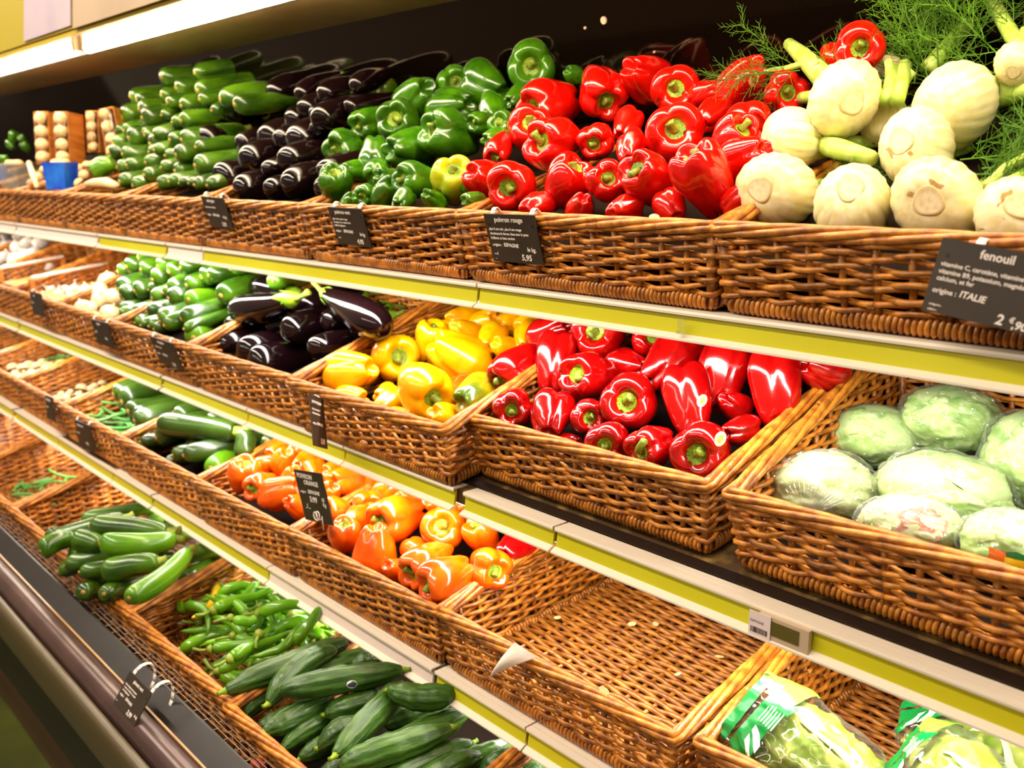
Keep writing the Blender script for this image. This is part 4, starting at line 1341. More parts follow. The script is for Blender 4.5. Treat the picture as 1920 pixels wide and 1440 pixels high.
fennel(1, 1582, 186, 142, 16, 6, 'white fennel bulb with green stalks up and left, above the upper red peppers', 0, .03, 2.0, (0, 1))
fennel(2, 1484, 261, 126, -50, -8, 'fennel bulb lying sideways with its stalk to the right, second row', 1, .0, .5)
fennel(3, 1719, 277, 146, -28, -12, 'plump fennel bulb in the middle of the heap, below the big one', 2, .0, 1.2)
fennel(4, 1790, 200, 162, -44, 16, 'largest fennel bulb, stalk stretching to the right frame edge', 1, .0, 2.2)
fennel(5, 1456, 357, 152, -30, -2, 'fennel bulb at the left front corner above the basket rim', 0, 0, .3)
fennel(6, 1598, 387, 154, -6, -32, 'fennel bulb second from left in the front row on the rim', 1, 0, 1.5)
fennel(7, 1758, 378, 172, -16, 0, 'fennel bulb with a brown root cut, front row behind the price card', 2, 0, 3.9)
fennel(8, 1908, 408, 156, 0, -22, 'fennel bulb cut off by the right frame edge, front row', 3, 0, .8)
fennel(9, 1664, 236, 92, -4, 36, 'small upright fennel bulb with cut green stalks between two larger bulbs', 3, -.03, .2)
fennel(10, 1908, 120, 84, -6, 14, 'fennel bulb high at the right frame edge among the fronds', 0, .03, 1.0)
fennel(11, 1668, 134, 62, -4, 6, 'fennel bulb half hidden behind the cut stalks, back row', 1, -.02, 1.0)


def child_of(o, par):
    o.parent = par
    o.matrix_parent_inverse = par.matrix_world.inverted()


def frond(par, u, v, du, dv, off, size=1.0, var=0, big=False, lean=0.0):
    P = on_plane(u, v, PL_F, off)
    x, d, f = view_basis(P)
    ax = (x * du + d * dv + f * lean * math.hypot(du, dv)).normalized()
    o = link('frond', (FROND3 if big else FROND)[var % (2 if big else 5)])
    o.matrix_world = Matrix.Translation(W(P)) @ frame_from_z(ax, var * 1.3).to_4x4() @ Matrix.Scale(size, 4)
    bpy.context.view_layer.update()
    child_of(o, FB[par][0])


bpy.context.view_layer.update()
# wiry fronds of the upper left bulb
for i, (u, v, du, dv, sz) in enumerate(((1505, 118, -100, 6, .75), (1500, 132, -85, 20, .7), (1488, 122, -70, -32, .6), (1470, 140, -40, 40, .45), (1540, 120, 30, -50, .35), (1600, 120, 18, -28, .35))):
    frond(1, u, v, du, dv, .035, sz, i)
# deep green mass behind and right of the heap
for i, (par, u, v, du, dv, off, sz) in enumerate((
        (4, 1745, 165, -30, -100, -.02, 1.0), (4, 1760, 150, 10, -110, -.02, 1.0), (4, 1735, 140, -60, -70, -.02, .8), (4, 1790, 130, 40, -90, -.02, 1.0),
        (4, 1800, 110, -20, -90, -.02, 1.0), (10, 1880, 110, -60, -80, .0, .9), (10, 1900, 90, 10, -80, .0, .9), (10, 1870, 140, -70, -20, .0, .7), (4, 1720, 90, -30, -70, -.02, .8),
        (4, 1740, 70, 30, -60, -.02, .9), (10, 1850, 60, 40, -50, -.01, .9), (10, 1820, 60, -40, -50, -.02, .9),
        (3, 1800, 300, 90, 10, -.03, .9), (3, 1810, 330, 90, 40, -.03, .9), (3, 1830, 270, 80, -20, -.03, .9), (8, 1840, 360, 80, -30, -.02, .9), (8, 1850, 300, 80, 40, -.03, .9),
        (4, 1880, 240, 70, 50, -.03, .9), (4, 1860, 210, 80, 20, -.03, .9), (8, 1870, 380, 60, -60, -.03, .8), (3, 1790, 260, 100, -10, -.04, .9), (8, 1900, 330, 40, 20, -.02, .8),
        (2, 1545, 325, 60, 20, -.01, .45), (2, 1560, 335, 50, -20, -.01, .4), (6, 1640, 310, 40, 20, -.01, .4), (6, 1660, 330, 30, -50, -.01, .35), (5, 1525, 355, 40, -20, -.03, .4), (8, 1836, 430, 40, 10, .01, .4), (7, 1800, 420, 60, -30, -.03, .6))):
    frond(par, u, v, du, dv, off, sz, i, lean=.2)


rnd_f = random.Random(8)
for i in range(34):
    if i < 20: par, u, v, du, dv = (4, 10)[i % 2], rnd_f.uniform(1700, 1915), rnd_f.uniform(20, 165), rnd_f.uniform(-70, 70), rnd_f.uniform(-90, -10)
    else: par, u, v, du, dv = 8, rnd_f.uniform(1815, 1900), rnd_f.uniform(215, 400), rnd_f.uniform(20, 90), rnd_f.uniform(-60, 50)
    frond(par, u, v, du, dv, rnd_f.uniform(-.06, -.015), rnd_f.uniform(.6, 1.0), i, lean=rnd_f.uniform(-.3, .4))


def px_tube(name, par, pts, w, m, off, n=10):
    """tube through image points on the fennel heap plane"""
    P = [on_plane(u, v, PL_F, off + (pts[i][2] if len(pts[i]) > 2 else 0)) for i, (u, v) in enumerate([p[:2] for p in pts])]
    R = [w[i] * depth(p) / FPX * .5 for i, p in enumerate(P)] if isinstance(w, (list, tuple)) else [w * depth(p) / FPX * .5 for p in P]
    b = MB(); b.tube([W(p) for p in P], R, n)
    o = link(name, b.mesh(name, m))
    bpy.context.view_layer.update(); child_of(o, par)
    return o


px_tube('stalk', FB[4][0], [(1740, 130), (1767, 95), (1815, 45), (1860, -15)], [34, 28, 24, 22], MT['fenstalk'], -.01)
px_tube('stalk', FB[10][0], [(1925, 95), (1900, 70), (1870, 20), (1850, -20)], [34, 30, 26, 24], MT['fenstalk'], .02)
px_tube('stalk', FB[9][0], [(1660, 190), (1668, 160), (1675, 130)], [26, 24, 22], MT['fenstalk'], .02)
px_tube('stalk', FB[9][0], [(1682, 190), (1692, 155), (1697, 122)], [28, 26, 25], MT['fenstalk'], .02)
px_tube('stalk', FB[2][0], [(1525, 266, -.03), (1575, 280, -.008), (1634, 297)], [36, 39, 30], MT['fenstalk'], .006)
px_tube('stalk', FB[4][0], [(1838, 190, -.03), (1890, 175, -.01), (1935, 164)], [46, 44, 34], MT['fenstalk'], .006)
px_tube('stalk', FB[1][0], [(1545, 146), (1508, 108), (1479, 82)], [44, 34, 22], MT['fenstalk'], .035)
px_tube('stalk', FB[1][0], [(1512, 118), (1475, 128), (1434, 133)], [14, 11, 8], MT['fenstalk'], .038)
px_tube('stalk', FB[8][0], [(1850, 350), (1885, 315), (1930, 290)], [22, 18, 16], MT['fenstalk'], -.01)
px_tube('stalk', FB[8][0], [(1840, 385), (1880, 345), (1930, 320)], [22, 18, 16], MT['fenstalk'], -.01)

# ------------------------------------------------------------------ iceberg lettuce in clear wrap


def lettuce_meshes(seed, m):
    rnd = random.Random(seed); sd = Vector((seed * 7.3, 1, 2))

    def ball(amp, fr, push, n1=40, n2=28, crink=0.0, leaf=False):
        b = MB(); vs = []; tn = []
        for i in range(n2 + 1):
            th = PI * i / n2
            for k in range(n1):
                a = 2 * PI * k / n1
                p = Vector((math.sin(th) * math.cos(a), math.sin(th) * math.sin(a), math.cos(th)))
                r = 1 + amp * noise.noise(p * fr + sd) + amp * .7 * abs(noise.noise(p * fr * 1.9 + sd * 2))
                if crink: r += crink * (abs(noise.noise(p * 5 + sd)) - .2)
                if leaf:
                    q = p + Vector((noise.noise(p * 2 + sd), noise.noise(p * 2 + sd * 3), noise.noise(p * 2 - sd))) * .5
                    rg = 1 - min(1, abs(noise.noise(q * 2.6 + sd)) * 5)
                    rg2 = 1 - min(1, abs(noise.noise(q * 6 - sd)) * 4)
                    r += .025 * rg + .012 * rg2
                    tn.append(min(1, .15 + .55 * rg ** 2 + .35 * rg2 ** 2))
                else: tn.append(.5)
                vs.append(p * r * .5 * push)
        fs = [(i * n1 + k, (i + 1) * n1 + k, (i + 1) * n1 + (k + 1) % n1, i * n1 + (k + 1) % n1) for i in range(n2) for k in range(n1)]
        b.add(vs, fs); b.t = tn
        return b
    me = ball(.10, 2.0, .93, 96, 66, 0, True).mesh('iceberg_lettuce', MT[m])
    fl = ball(.07, 1.6, 1.03, 56, 40, .10).mesh('plastic_wrap', MT['film'])
    # a few big leaf flaps on the ball
    lv = MB()
    for j in range(5):
        c = Vector((rnd.uniform(-1, 1), rnd.uniform(-1, 1), rnd.uniform(-.3, 1))).normalized()
        x = c.orthogonal().normalized(); x.rotate(Matrix.Rotation(rnd.uniform(0, 6), 3, c)); y = c.cross(x)
        n = 9; vs = []
        for i in range(n):
            for k in range(n):
                a = (i / (n - 1) - .5) * 1.5; b_ = (k / (n - 1) - .5) * 1.3
                e = math.hypot(a / .75, b_ / .65)
                p = (c + x * a + y * b_).normalized()
                r = .478 + .012 * (1 if e < .8 else 0) + .025 * noise.noise(p * 4 + sd) - (.03 * max(0, e - .8))
                vs.append(p * r)
        lv.add(vs, [(i * n + k, (i + 1) * n + k, (i + 1) * n + k + 1, i * n + k + 1) for i in range(n - 1) for k in range(n - 1)])
    return me, lv.mesh('outer_leaf', MT[m]), fl


LET = [lettuce_meshes(i, 'lettpale' if i in (0, 3) else 'lett') for i in range(5)]
PL_L = (1.10, -.415, 20)
for i, (u, v, w, h, off, var, roll, lab) in enumerate((
        (1545, 920, 200, 150, 0.0, 0, .2, 'pale wrapped iceberg lettuce with gathered film at the left front of the basket'),
        (1640, 820, 184, 124, -.02, 1, 1.1, 'bright green wrapped iceberg lettuce by the left side of the basket'),
        (1782, 790, 190, 138, -.0, 2, 2.0, 'green wrapped iceberg lettuce at the back, highest in the basket'),
        (1768, 922, 246, 150, .0, 4, .7, 'broad wrapped iceberg lettuce in the middle of the lettuce basket'),
        (1708, 990, 192, 126, .01, 3, 2.9, 'wrapped iceberg lettuce with a brownish pink root cut, front row'),
        (1935, 862, 180, 190, -.0, 2, 1.7, 'pale green wrapped iceberg lettuce at the right frame edge, upper one'),
        (1898, 1024, 190, 140, .015, 1, .4, 'wrapped iceberg lettuce with an orange and green sticker, right front'))):
    P = on_plane(u, v, PL_L, off)
    s = w * depth(P) / FPX; sh_ = h * depth(P) / FPX
    o = link('iceberg_lettuce', LET[var][0])
    x, d, f = view_basis(P)
    R3 = Matrix((x, f, -d)).transposed()
    o.matrix_world = Matrix.Translation(W(P)) @ R3.to_4x4() @ Matrix.Diagonal((s, (s + sh_) * .5, sh_, 1)) @ Matrix.Rotation(roll * .0, 4, 'Z')
    tag(o, lab, 'lettuce')
    link('outer_leaf', LET[var][1], o); link('plastic_wrap', LET[var][2], o)
    bpy.context.view_layer.update()
    if i == 4:
        vv = surface_patch(o, 18, -8, P, .026, [(0, 0)] + [(math.cos(2 * PI * t / 16) * (1 + .15 * math.sin(3 * t)), .8 * math.sin(2 * PI * t / 16)) for t in range(16)], 0, .012)
        if vv:
            b = MB(); b.add(vv, [(0, 1 + t, 1 + (t + 1) % 16) for t in range(16)])
            link('root_cut', b.mesh('root_cut', mat('lettuce_root', S((190, 138, 120)), .7, .2, c2=S((150, 96, 70)), scale=12), True), o)
    if i == 0:
        # pleats of film drawn together under the head
        b = MB(); rnd = random.Random(4)
        for t in range(16):
            a = -.9 + t * .115
            p0 = W(P + x * (-.02) + d * (sh_ * .34) - f * (s * .42))
            q = W(P + x * (s * .42 * math.sin(a)) + d * (sh_ * (.34 - .5 * math.cos(a))) - f * (s * .47))
            b.tube([p0, p0.lerp(q, .5) - f * .004, q], [.0012, .0016, .0004], 4)
        g = link('film_pleats', b.mesh('film_pleats', MT['film'])); child_of(g, o)
    if i == 6:
        def patch(nm, sx, sy, w_, h_, m, lift, par):
            vv = surface_patch(o, sx, sy, P, 1.0, [(-w_ + 2 * w_ * a / 6, -h_ + 2 * h_ * c / 3) for c in range(4) for a in range(7)], .06, lift)
            if vv is None: return None
            b = MB(); b.add(vv, [(c * 7 + a, c * 7 + a + 1, (c + 1) * 7 + a + 1, (c + 1) * 7 + a) for c in range(3) for a in range(6)])
            return link(nm, b.mesh(nm, MT[m], True), par)
        st = patch('brand_sticker', 6, 30, .024, .012, 'stickgreen', .055, o)
        st['label'] = 'orange and green rectangular sticker'
        patch('sticker_corner', -21, 26, .008, .0105, 'stickorange', .06, st)
        patch('sticker_sun', 10, 32, .0125, .007, 'stickyellow', .06, st)
        cu = bpy.data.curves.new('lettering', 'FONT'); cu.body = 'ICOLIN'; cu.size = .0105; cu.offset = .0003; cu.extrude = .0001; cu.materials.append(MT['ink'])
        t_ = bpy.data.objects.new('lettering', cu); me_t = bpy.data.meshes.new_from_object(t_); bpy.data.objects.remove(t_)
        lt = link('lettering', me_t)
        k_ = depth(P) / FPX
        loc = surface_patch(o, 10, 32, P, 1.0, [(0, 0)], 0, .075)[0]
        nn = (R3 @ Vector(loc).normalized()).normalized()
        ey_ = -(d - nn * d.dot(nn)).normalized(); ex_ = ey_.cross(nn)
        lt.matrix_world = Matrix.Translation(o.matrix_world @ Vector(loc) - ex_ * .019 - ey_ * .004) @ Matrix((ex_, ey_, nn)).transposed().to_4x4()
        bpy.context.view_layer.update(); child_of(lt, o)

# ------------------------------------------------------------------ bagged romaine


def bag_fn(L, wid, thick, seed):
    sd = Vector((seed * 5.1, 0, 0))

    def fn(a, z, out=0.0):
        # z 0 bottom .. 1 seal
        e = min(1, (z / .16)) ** .6 * (1 - .25 * max(0, z - .72) / .28)
        t = min(1, z / .2) ** .7 * max(.02, min(1, (1 - z) / .42)) ** .75
        rx = wid * .5 * e + out; ry = thick * .5 * t + out
        p = Vector((rx * math.cos(a), ry * math.sin(a), z * L))
        k = .05 * noise.noise(Vector((math.cos(a) * 2.4, math.sin(a) * 2.4, z * 5)) + sd) + .025 * noise.noise(Vector((math.cos(a) * 6, math.sin(a) * 6, z * 13)) + sd)
        p.x += wid * k; p.y += thick * k * 1.2
        return p
    return fn


def grid_patch(fn, a0, a1, z0, z1, out, na=14, nz=10, edge=None):
    b = MB(); vs = []
    for i in range(nz + 1):
        for k in range(na + 1):
            t = k / na; a = a0 + (a1 - a0) * t
            lo, hi = (z0, z1) if edge is None else edge(t)
            vs.append(fn(a, lo + (hi - lo) * i / nz, out))
    b.add(vs, [(i * (na + 1) + k, i * (na + 1) + k + 1, (i + 1) * (na + 1) + k + 1, (i + 1) * (na + 1) + k) for i in range(nz) for k in range(na)])
    return b


def romaine_bag(seed, top, bot, y_top, y_bot, L, wid, label, upv=None, band=(.66, .9)):
    """top / bot: image points of the seal and of the bag bottom at depths y_top, y_bot"""
    A = at_y(*bot, y_bot); T = at_y(*top, y_top)
    ax = (T - A).normalized(); L = (T - A).length
    x, d, f = view_basis((A + T) * .5)
    nrm = -(f - ax * f.dot(ax)).normalized()          # side that faces the shopper: local +y
    xx = nrm.cross(ax)
    M_ = Matrix((xx, nrm, ax)).transposed().to_4x4()
    root = link('romaine_bag', None); root.matrix_world = Matrix.Translation(W(A)) @ M_
    tag(root, label, 'bagged lettuce')
    fn = bag_fn(L, wid, wid * .72, seed)
    hn = bag_fn(L * .86, wid * .90, wid * .64, seed + 3)
    b = MB(); n1, n2 = 90, 80; vs = []; tn = []
    for i in range(n2 + 1):
        for k in range(n1):
            a = 2 * PI * k / n1; z = .02 + .97 * i / n2
            p = hn(a, z, 0)
            e = Vector((p.x * 30, p.y * 30, p.z * 14)) + Vector((seed * 3.3, 0, 0))
            e = e + Vector((noise.noise(e), noise.noise(e * 1.3 + Vector((5, 0, 0))), noise.noise(e * .8))) * .7
            r1 = 1 - min(1, abs(noise.noise(e)) * 3.2); r2 = 1 - min(1, abs(noise.noise(e * 2.3)) * 3)
            fold = math.sin(5 * a + 6 * z + 1.5 * noise.noise(e * .5))
            q = -.10 * r1 - .05 * r2 + .05 * fold + .06
            tn.append(min(1, max(0, .65 * r1 ** 2 + .3 * r2 ** 2)))
            p.x *= 1 - q; p.y *= 1 - q
            vs.append(p)
    b.add(vs, [(i * n1 + k, i * n1 + (k + 1) % n1, (i + 1) * n1 + (k + 1) % n1, (i + 1) * n1 + k) for i in range(n2) for k in range(n1)])
    b.t = tn
    link('lettuce_head', b.mesh('lettuce_head', MT['roma'], True, True), root)
    b = MB()
    for q in (1.25, 2.0):
        pts = [hn(q + .12 * math.sin(z * 4), z, .0015 - .002 * z) for z in [.03 + .1 * t for t in range(8)]]
        b.tube(pts, [.009 * (1 - .1 * t) for t in range(8)], 8, flat=.5)
    link('leaf_rib', b.mesh('leaf_rib', MT['romarib']), root)
    b = grid_patch(fn, 0, 2 * PI, .01, 1.0, .0015, 48, 36)
    bag = link('plastic_bag', b.mesh('plastic_bag', MT['bagfilm']), root)
    lo, hi = band
    link('printed_band', grid_patch(fn, .35, 2.2, lo, hi, .0028, 20, 10, lambda t: (lo + .07 * math.sin(t * 3.1), hi - .03 * t)).mesh('printed_band', MT['baggreen']), root)
    link('lime_band', grid_patch(fn, 2.15, 3.3, lo + .02, .995, .0027, 12, 10, lambda t: (lo + .05 - .1 * t, .995)).mesh('lime_band', MT['baglime']), root)
    link('green_seal', grid_patch(fn, .1, 2.2, .92, .998, .0029, 16, 4).mesh('green_seal', MT['baggreen']), root)
    for j, a in enumerate((.78, 1.05)):
        b = MB(); vs = []
        for i in range(5):
            for k in range(3):
                z = lo + .035 + (hi - lo - .10) * (.1 + .75 * i / 4)
                vs.append(fn(a + .06 * i - .09 + .17 * k / 2, z, .0036))
        b.add(vs, [(i * 3 + k, i * 3 + k + 1, (i + 1) * 3 + k + 1, (i + 1) * 3 + k) for i in range(4) for k in range(2)])
        link('white_stripe', b.mesh('white_stripe', MT['chalk']), root)
    for j in range(6):
        z = lo + .05 + .022 * j
        b = grid_patch(fn, 1.5, 1.95 - .05 * (j % 3), z, z + .007, .0036, 8, 1)
        link('text_line', b.mesh('text_line', MT['slip']), root)
    return root, fn


romaine_bag(1, (1392, 1312), (1640, 1530), .975, .985, .32, .125, 'bagged romaine lettuce with green printed band, leaning on the left basket side', band=(.66, .90))
romaine_bag(2, (1694, 1400), (1890, 1560), 1.05, 1.0, .3, .12, 'bagged romaine lettuce with pointed lime tip in the middle, bottom edge', band=(.74, .92))
R3_, fn3 = romaine_bag(4, (1790, 1300), (1860, 1530), 1.20, 1.12, .3, .17, 'bagged romaine lettuce behind the others, partly under the shelf rail', band=(.66, .9))

# ------------------------------------------------------------------ chilies, beans


def scatter(meshes, n, x0, x1, y0, y1, zfun, layers, seed, name, label, cat, group, scale=(.85, 1.15), r=.0085, L=.085, lim=.03, special=None):
    rnd = random.Random(seed); items = []
    for i in range(n):
        x, y = rnd.uniform(x0, x1), rnd.uniform(y0, y1)
        z = zfun(x, y) + layers * (i / n) + r
        a = rnd.uniform(0, 2 * PI); e = rnd.uniform(-.22, .3)
        d = Vector((math.cos(a) * math.cos(e), math.sin(a) * math.cos(e), math.sin(e)))
        sc = rnd.uniform(*scale)
        c = Vector((x, y, z))
        items.append(dict(p=c - d * (L * sc * .5), d=d, L=L * sc, r=r * sc, s=sc))
    relax(items, 30, lim)
    for i, it in enumerate(items):
        ms = meshes[rnd.randrange(len(meshes))]
        lb, gr = label, group
        if special and i in special: ms, lb = special[i]; gr = None
        o = link(name, ms[0])
        o.matrix_world = Matrix.Translation(W(it['p'])) @ frame_from_z(it['d'], rnd.uniform(0, 6)).to_4x4() @ Matrix.Scale(it['s'], 4)
        tag(o, lb, cat, gr)
        for m in ms[1:]: link(m.name.split('.')[0], m, o)


scatter(CHI, 96, -1.890, -1.52, .76, 1.05, lambda x, y: -.992 + .03 * math.cos((x + 1.716) * 5) + .06 * (y - .7), .035, 5, 'green_chili',
        'small shiny green chili in the chili basket on the bottom level', 'chili', 'green chilies in the bottom basket', (1.2, 1.75), r=.0095, lim=.04,
        special={90: (CHIY[0], 'yellow chili on top of the green chilies in the bottom basket'), 92: (CHIY[1], 'orange chili on top of the green chilies in the bottom basket')})


def bean_mesh(seed):
    rnd = random.Random(seed); b = MB(); k = rnd.uniform(-.18, .18); n = 9
    b.tube([(k * .1 * math.sin(PI * i / n), 0, .11 * i / n) for i in range(n + 1)], [.0012] + [.0042 + .0006 * math.sin(i * 2.2) for i in range(n - 1)] + [.001], 7)
    me = b.mesh('green_bean', MT['bean'])
    return (me,)


BEAN = [bean_mesh(i) for i in range(4)]
scatter(BEAN, 46, -3.07, -2.68, .95, 1.13, lambda x, y: -.775 + .1 * (y - .95), .045, 6, 'green_bean', 'slender green bean in the bean basket on the third shelf', 'bean', 'green beans on the third shelf', (.9, 1.25), .0045, .1, .03)
scatter(BEAN, 22, -3.28, -2.9, .76, 1.0, lambda x, y: -1.0, .02, 7, 'green_chili_pod', 'thin green pod in the nearly empty basket, bottom level', 'pod', 'green pods at the left of the bottom level', (.8, 1.1), .0045, .1, .03)
scatter(BEAN, 12, -4.02, -3.7, 1.12, 1.2, lambda x, y: -.73, .02, 8, 'herb_sprig', 'green sprig far left in the third shelf basket', 'herb', 'green sprigs far left on the third shelf', (.6, .9), .0045, .1, .02)

# ------------------------------------------------------------------ onions, garlic, mushrooms


def onion_mesh(seed):
    prof = spline([(.001, -.47), (.2, -.46), (.6, -.38), (.92, -.18), (1, .03), (.9, .23), (.62, .39), (.3, .47), (.12, .56), (.07, .66), (.001, .68)], 3)
    return lathe(prof, 28, lambda r, z, a, i: Vector((.5 * r * math.cos(a) * (1 + .02 * math.sin(3 * a + seed)), .5 * r * math.sin(a), z * .9))).mesh('round_onion', MT['onion'])


def garlic_mesh(seed):
    prof = spline([(.001, -.38), (.3, -.4), (.75, -.3), (1, -.08), (.92, .13), (.6, .28), (.28, .38), (.14, .55), (.12, .75), (.001, .76)], 3)
    return lathe(prof, 36, lambda r, z, a, i: Vector((.5 * r * math.cos(a) * (1 - .10 * (1 - abs(math.sin(4 * a + seed)) ** .5)), .5 * r * math.sin(a) * (1 - .10 * (1 - abs(math.sin(4 * a + seed)) ** .5)), z))).mesh('garlic_bulb', MT['garlic'])


def mushroom_meshes(seed):
    prof = spline([(.001, -.02), (.5, -.03), (.93, -.02), (1, .08), (.9, .28), (.6, .44), (.25, .5), (.001, .51)], 3)
    cap = lathe(prof, 24, lambda r, z, a, i: Vector((.5 * r * math.cos(a) * (1 + .05 * math.sin(2 * a + seed)), .5 * r * math.sin(a), z))).mesh('mushroom', MT['mush'])
    b = MB(); b.tube([(0, 0, -.36), (0, 0, -.2), (0, 0, .02)], [.2, .17, .2], 12)
    return cap, b.mesh('stem', MT['onion'])


ON = [onion_mesh(i) for i in range(3)]; GA = [garlic_mesh(i) for i in range(3)]; MU = [mushroom_meshes(i) for i in range(3)]


def bulbs(lst, pl, meshes, name, lab, cat, group, seed, parts=None, up=.8):
    rnd = random.Random(seed); items = []
    for e in lst:
        u, v, w = e[:3]
        P = on_plane(u, v, pl, e[3] if len(e) > 3 else 0)
        s = w * depth(P) / FPX
        items.append(dict(p=P, d=Vector((0, 0, 1)), L=0.0, r=s * .45, s=s, u=u))
    relax(items, 40, .03)
    items.sort(key=lambda i: i['u'])
    for i, it in enumerate(items):
        ax = Vector((rnd.uniform(-.7, .7), rnd.uniform(-.8, .4), up))
        ms = meshes[rnd.randrange(len(meshes))]
        ms = ms if isinstance(ms, tuple) else (ms,)
        o = link(name, ms[0])
        o.matrix_world = Matrix.Translation(W(it['p'])) @ frame_from_z(ax, rnd.uniform(0, 6)).to_4x4() @ Matrix.Scale(it['s'], 4)
        if '%s' in lab: tag(o, lab % ORD[min(i, len(ORD) - 1)], cat)
        else: tag(o, lab, cat, group)
        for m in ms[1:]: link(m.name.split('.')[0], m, o)


bulbs([(155, 577, 32), (172, 576, 28), (192, 565, 44), (207, 590, 40), (163, 550, 36), (204, 530, 42), (186, 545, 36), (177, 598, 30), (215, 560, 40)], (1.0, -.405, 26), ON, 'round_onion',
      'round pale onion left of the second-shelf zucchini, %s', 'onion', None, 3)
bulbs([(130, 527, 26), (145, 522, 24), (122, 545, 24), (140, 542, 24), (110, 552, 22), (160, 520, 22), (182, 515, 20), (95, 545, 22), (75, 545, 22), (128, 556, 24), (100, 530, 18), (150, 505, 18)],
      (1.02, -.42, 12), GA, 'garlic_bulb', 'garlic bulb in the wooden crate beside the onions', 'garlic', 'garlic bulbs in the crate', 4)
bulbs([(30, 512, 24), (55, 508, 24), (75, 505, 22), (90, 502, 22), (20, 520, 22)], (1.06, -.41, 12), GA, 'garlic_bulb', 'garlic bulb in the far crate on the second shelf', 'garlic', 'garlic bulbs in the far crate', 5)
bulbs([(4, 440, 34), (22, 425, 32), (40, 437, 34), (60, 430, 30), (82, 433, 32), (100, 440, 28), (14, 462, 34), (36, 462, 34), (56, 455, 34), (76, 455, 30), (5, 485, 32), (28, 486, 32), (48, 478, 30), (66, 474, 28), (118, 436, 24), (92, 420, 26)],
      (1.15, -.36, 35), GA, 'garlic_bulb', 'large white garlic bulb in the heap at the left frame edge', 'garlic', 'white garlic heap at the left edge', 6)
bulbs([(8, 690, 20), (16, 678, 20), (24, 692, 22), (30, 705, 20), (45, 695, 26), (54, 688, 22), (60, 702, 20), (72, 692, 26), (82, 685, 24), (90, 692, 22), (98, 688, 18), (112, 684, 20), (10, 708, 18), (38, 710, 18)],
      (1.0, -.765, 10), MU, 'mushroom', 'pale mushroom in the far left basket on the third shelf', 'mushroom', 'pale mushrooms far left', 7)
bulbs([(122, 748, 18), (116, 742, 16), (133, 738, 16), (126, 725, 26), (153, 732, 24), (148, 742, 16), (172, 730, 16), (178, 726, 16), (192, 722, 18), (112, 750, 16)],
      (1.0, -.775, 6), MU, 'mushroom', 'brown mushroom in the nearly empty basket on the third shelf', 'mushroom', 'brown mushrooms on the third shelf', 8)

# crates holding the garlic
for (pa, pb, y0, y1, lab) in (((58, 521), (200, 494), .985, 1.27, 'shallow wooden crate with white edge holding garlic beside the onions'),
                              ((0, 503), (118, 481), 1.00, 1.26, 'second shallow crate with white edge farther left on the second shelf')):
    A = at_y(*pa, y0); C = at_y(*pb, y1)
    root = link('garlic_crate', None); tag(root, lab, 'crate')
    dr = C - A
    b = MB(); b.tube([W(A), W(C)], .0065, 6); link('white_edge', b.mesh('white_edge', MT['rail'], False), root)
    b = MB()
    for q in (A, C):
        b.box(q.x - .012, q.x + .012, q.y - .006, q.y + .006, q.z + EYE - .052, q.z + EYE - .004)
    link('corner_post', b.mesh('corner_post', MT['crate'], False), root)
    b = MB(); vs = [W(A + Vector((0, 0, -.055))), W(C + Vector((0, 0, -.055))), W(C + Vector((.27, 0, -.055))), W(A + Vector((.27, 0, -.055)))]
    b.add(vs + [v - Vector((0, 0, .006)) for v in vs], [(0, 1, 2, 3), (7, 6, 5, 4), (0, 4, 5, 1), (1, 5, 6, 2), (2, 6, 7, 3), (3, 7, 4, 0)])
    link('crate_floor', b.mesh('crate_floor', MT['crate'], False, True), root)

# mushroom punnets on the top shelf


def punnet(u, v, w, h, y, label, tray_right=True, lean=0.0):
    """stood on its edge: film-covered mushrooms face the aisle, wooden tray behind"""
    P = at_y(u, v, y); k = depth(P) / FPX
    W_, H_ = w * k, h * k
    root = link('mushroom_punnet', None); tag(root, label, 'punnet')
    root.location = W(P); root.rotation_euler = (math.radians(-4), lean, math.radians(38))
    b = MB(); D = .10
    for (x0, x1, y0, y1, z0, z1) in ((-W_ * .5, W_ * .5, D - .004, D, -H_ * .5, H_ * .5), (-W_ * .5, -W_ * .5 + .004, .012, D, -H_ * .5, H_ * .5), (W_ * .5 - .004, W_ * .5, .012, D, -H_ * .5, H_ * .5),
                                     (-W_ * .5, W_ * .5, .012, D, -H_ * .5, -H_ * .5 + .004), (-W_ * .5, W_ * .5, .012, D, H_ * .5 - .004, H_ * .5)):
        b.box(x0, x1, y0, y1, z0, z1)
    link('tray', b.mesh('tray', MT['crate'], False), root)
    rnd = random.Random(int(u))
    for i in range(4):
        for j in range(1):
            m_ = MU[rnd.randrange(3)]
            o = link('mushroom', m_[0], root)
            s = min(W_ * .95, H_ * .26)
            o.location = (rnd.uniform(-.004, .004), .012, -H_ * .37 + H_ * .245 * i); o.rotation_euler = (PI / 2 + rnd.uniform(-.4, .4), 0, rnd.uniform(-.4, .4)); o.scale = (s, s, s)
    n = 16; b = MB(); vs = []
    for i in range(n + 1):
        for q in range(9):
            t = i / n; a = PI * q / 8
            e = math.sin(PI * min(1, max(0, t))) ** .3
            vs.append((-W_ * .52 * math.cos(a), .02 - (.028 * e) * math.sin(a), (t - .5) * H_ * 1.02))
    b.add(vs, [(i * 9 + q, i * 9 + q + 1, (i + 1) * 9 + q + 1, (i + 1) * 9 + q) for i in range(n) for q in range(8)])
    link('film_cover', b.mesh('film_cover', MT['film']), root)
    return root


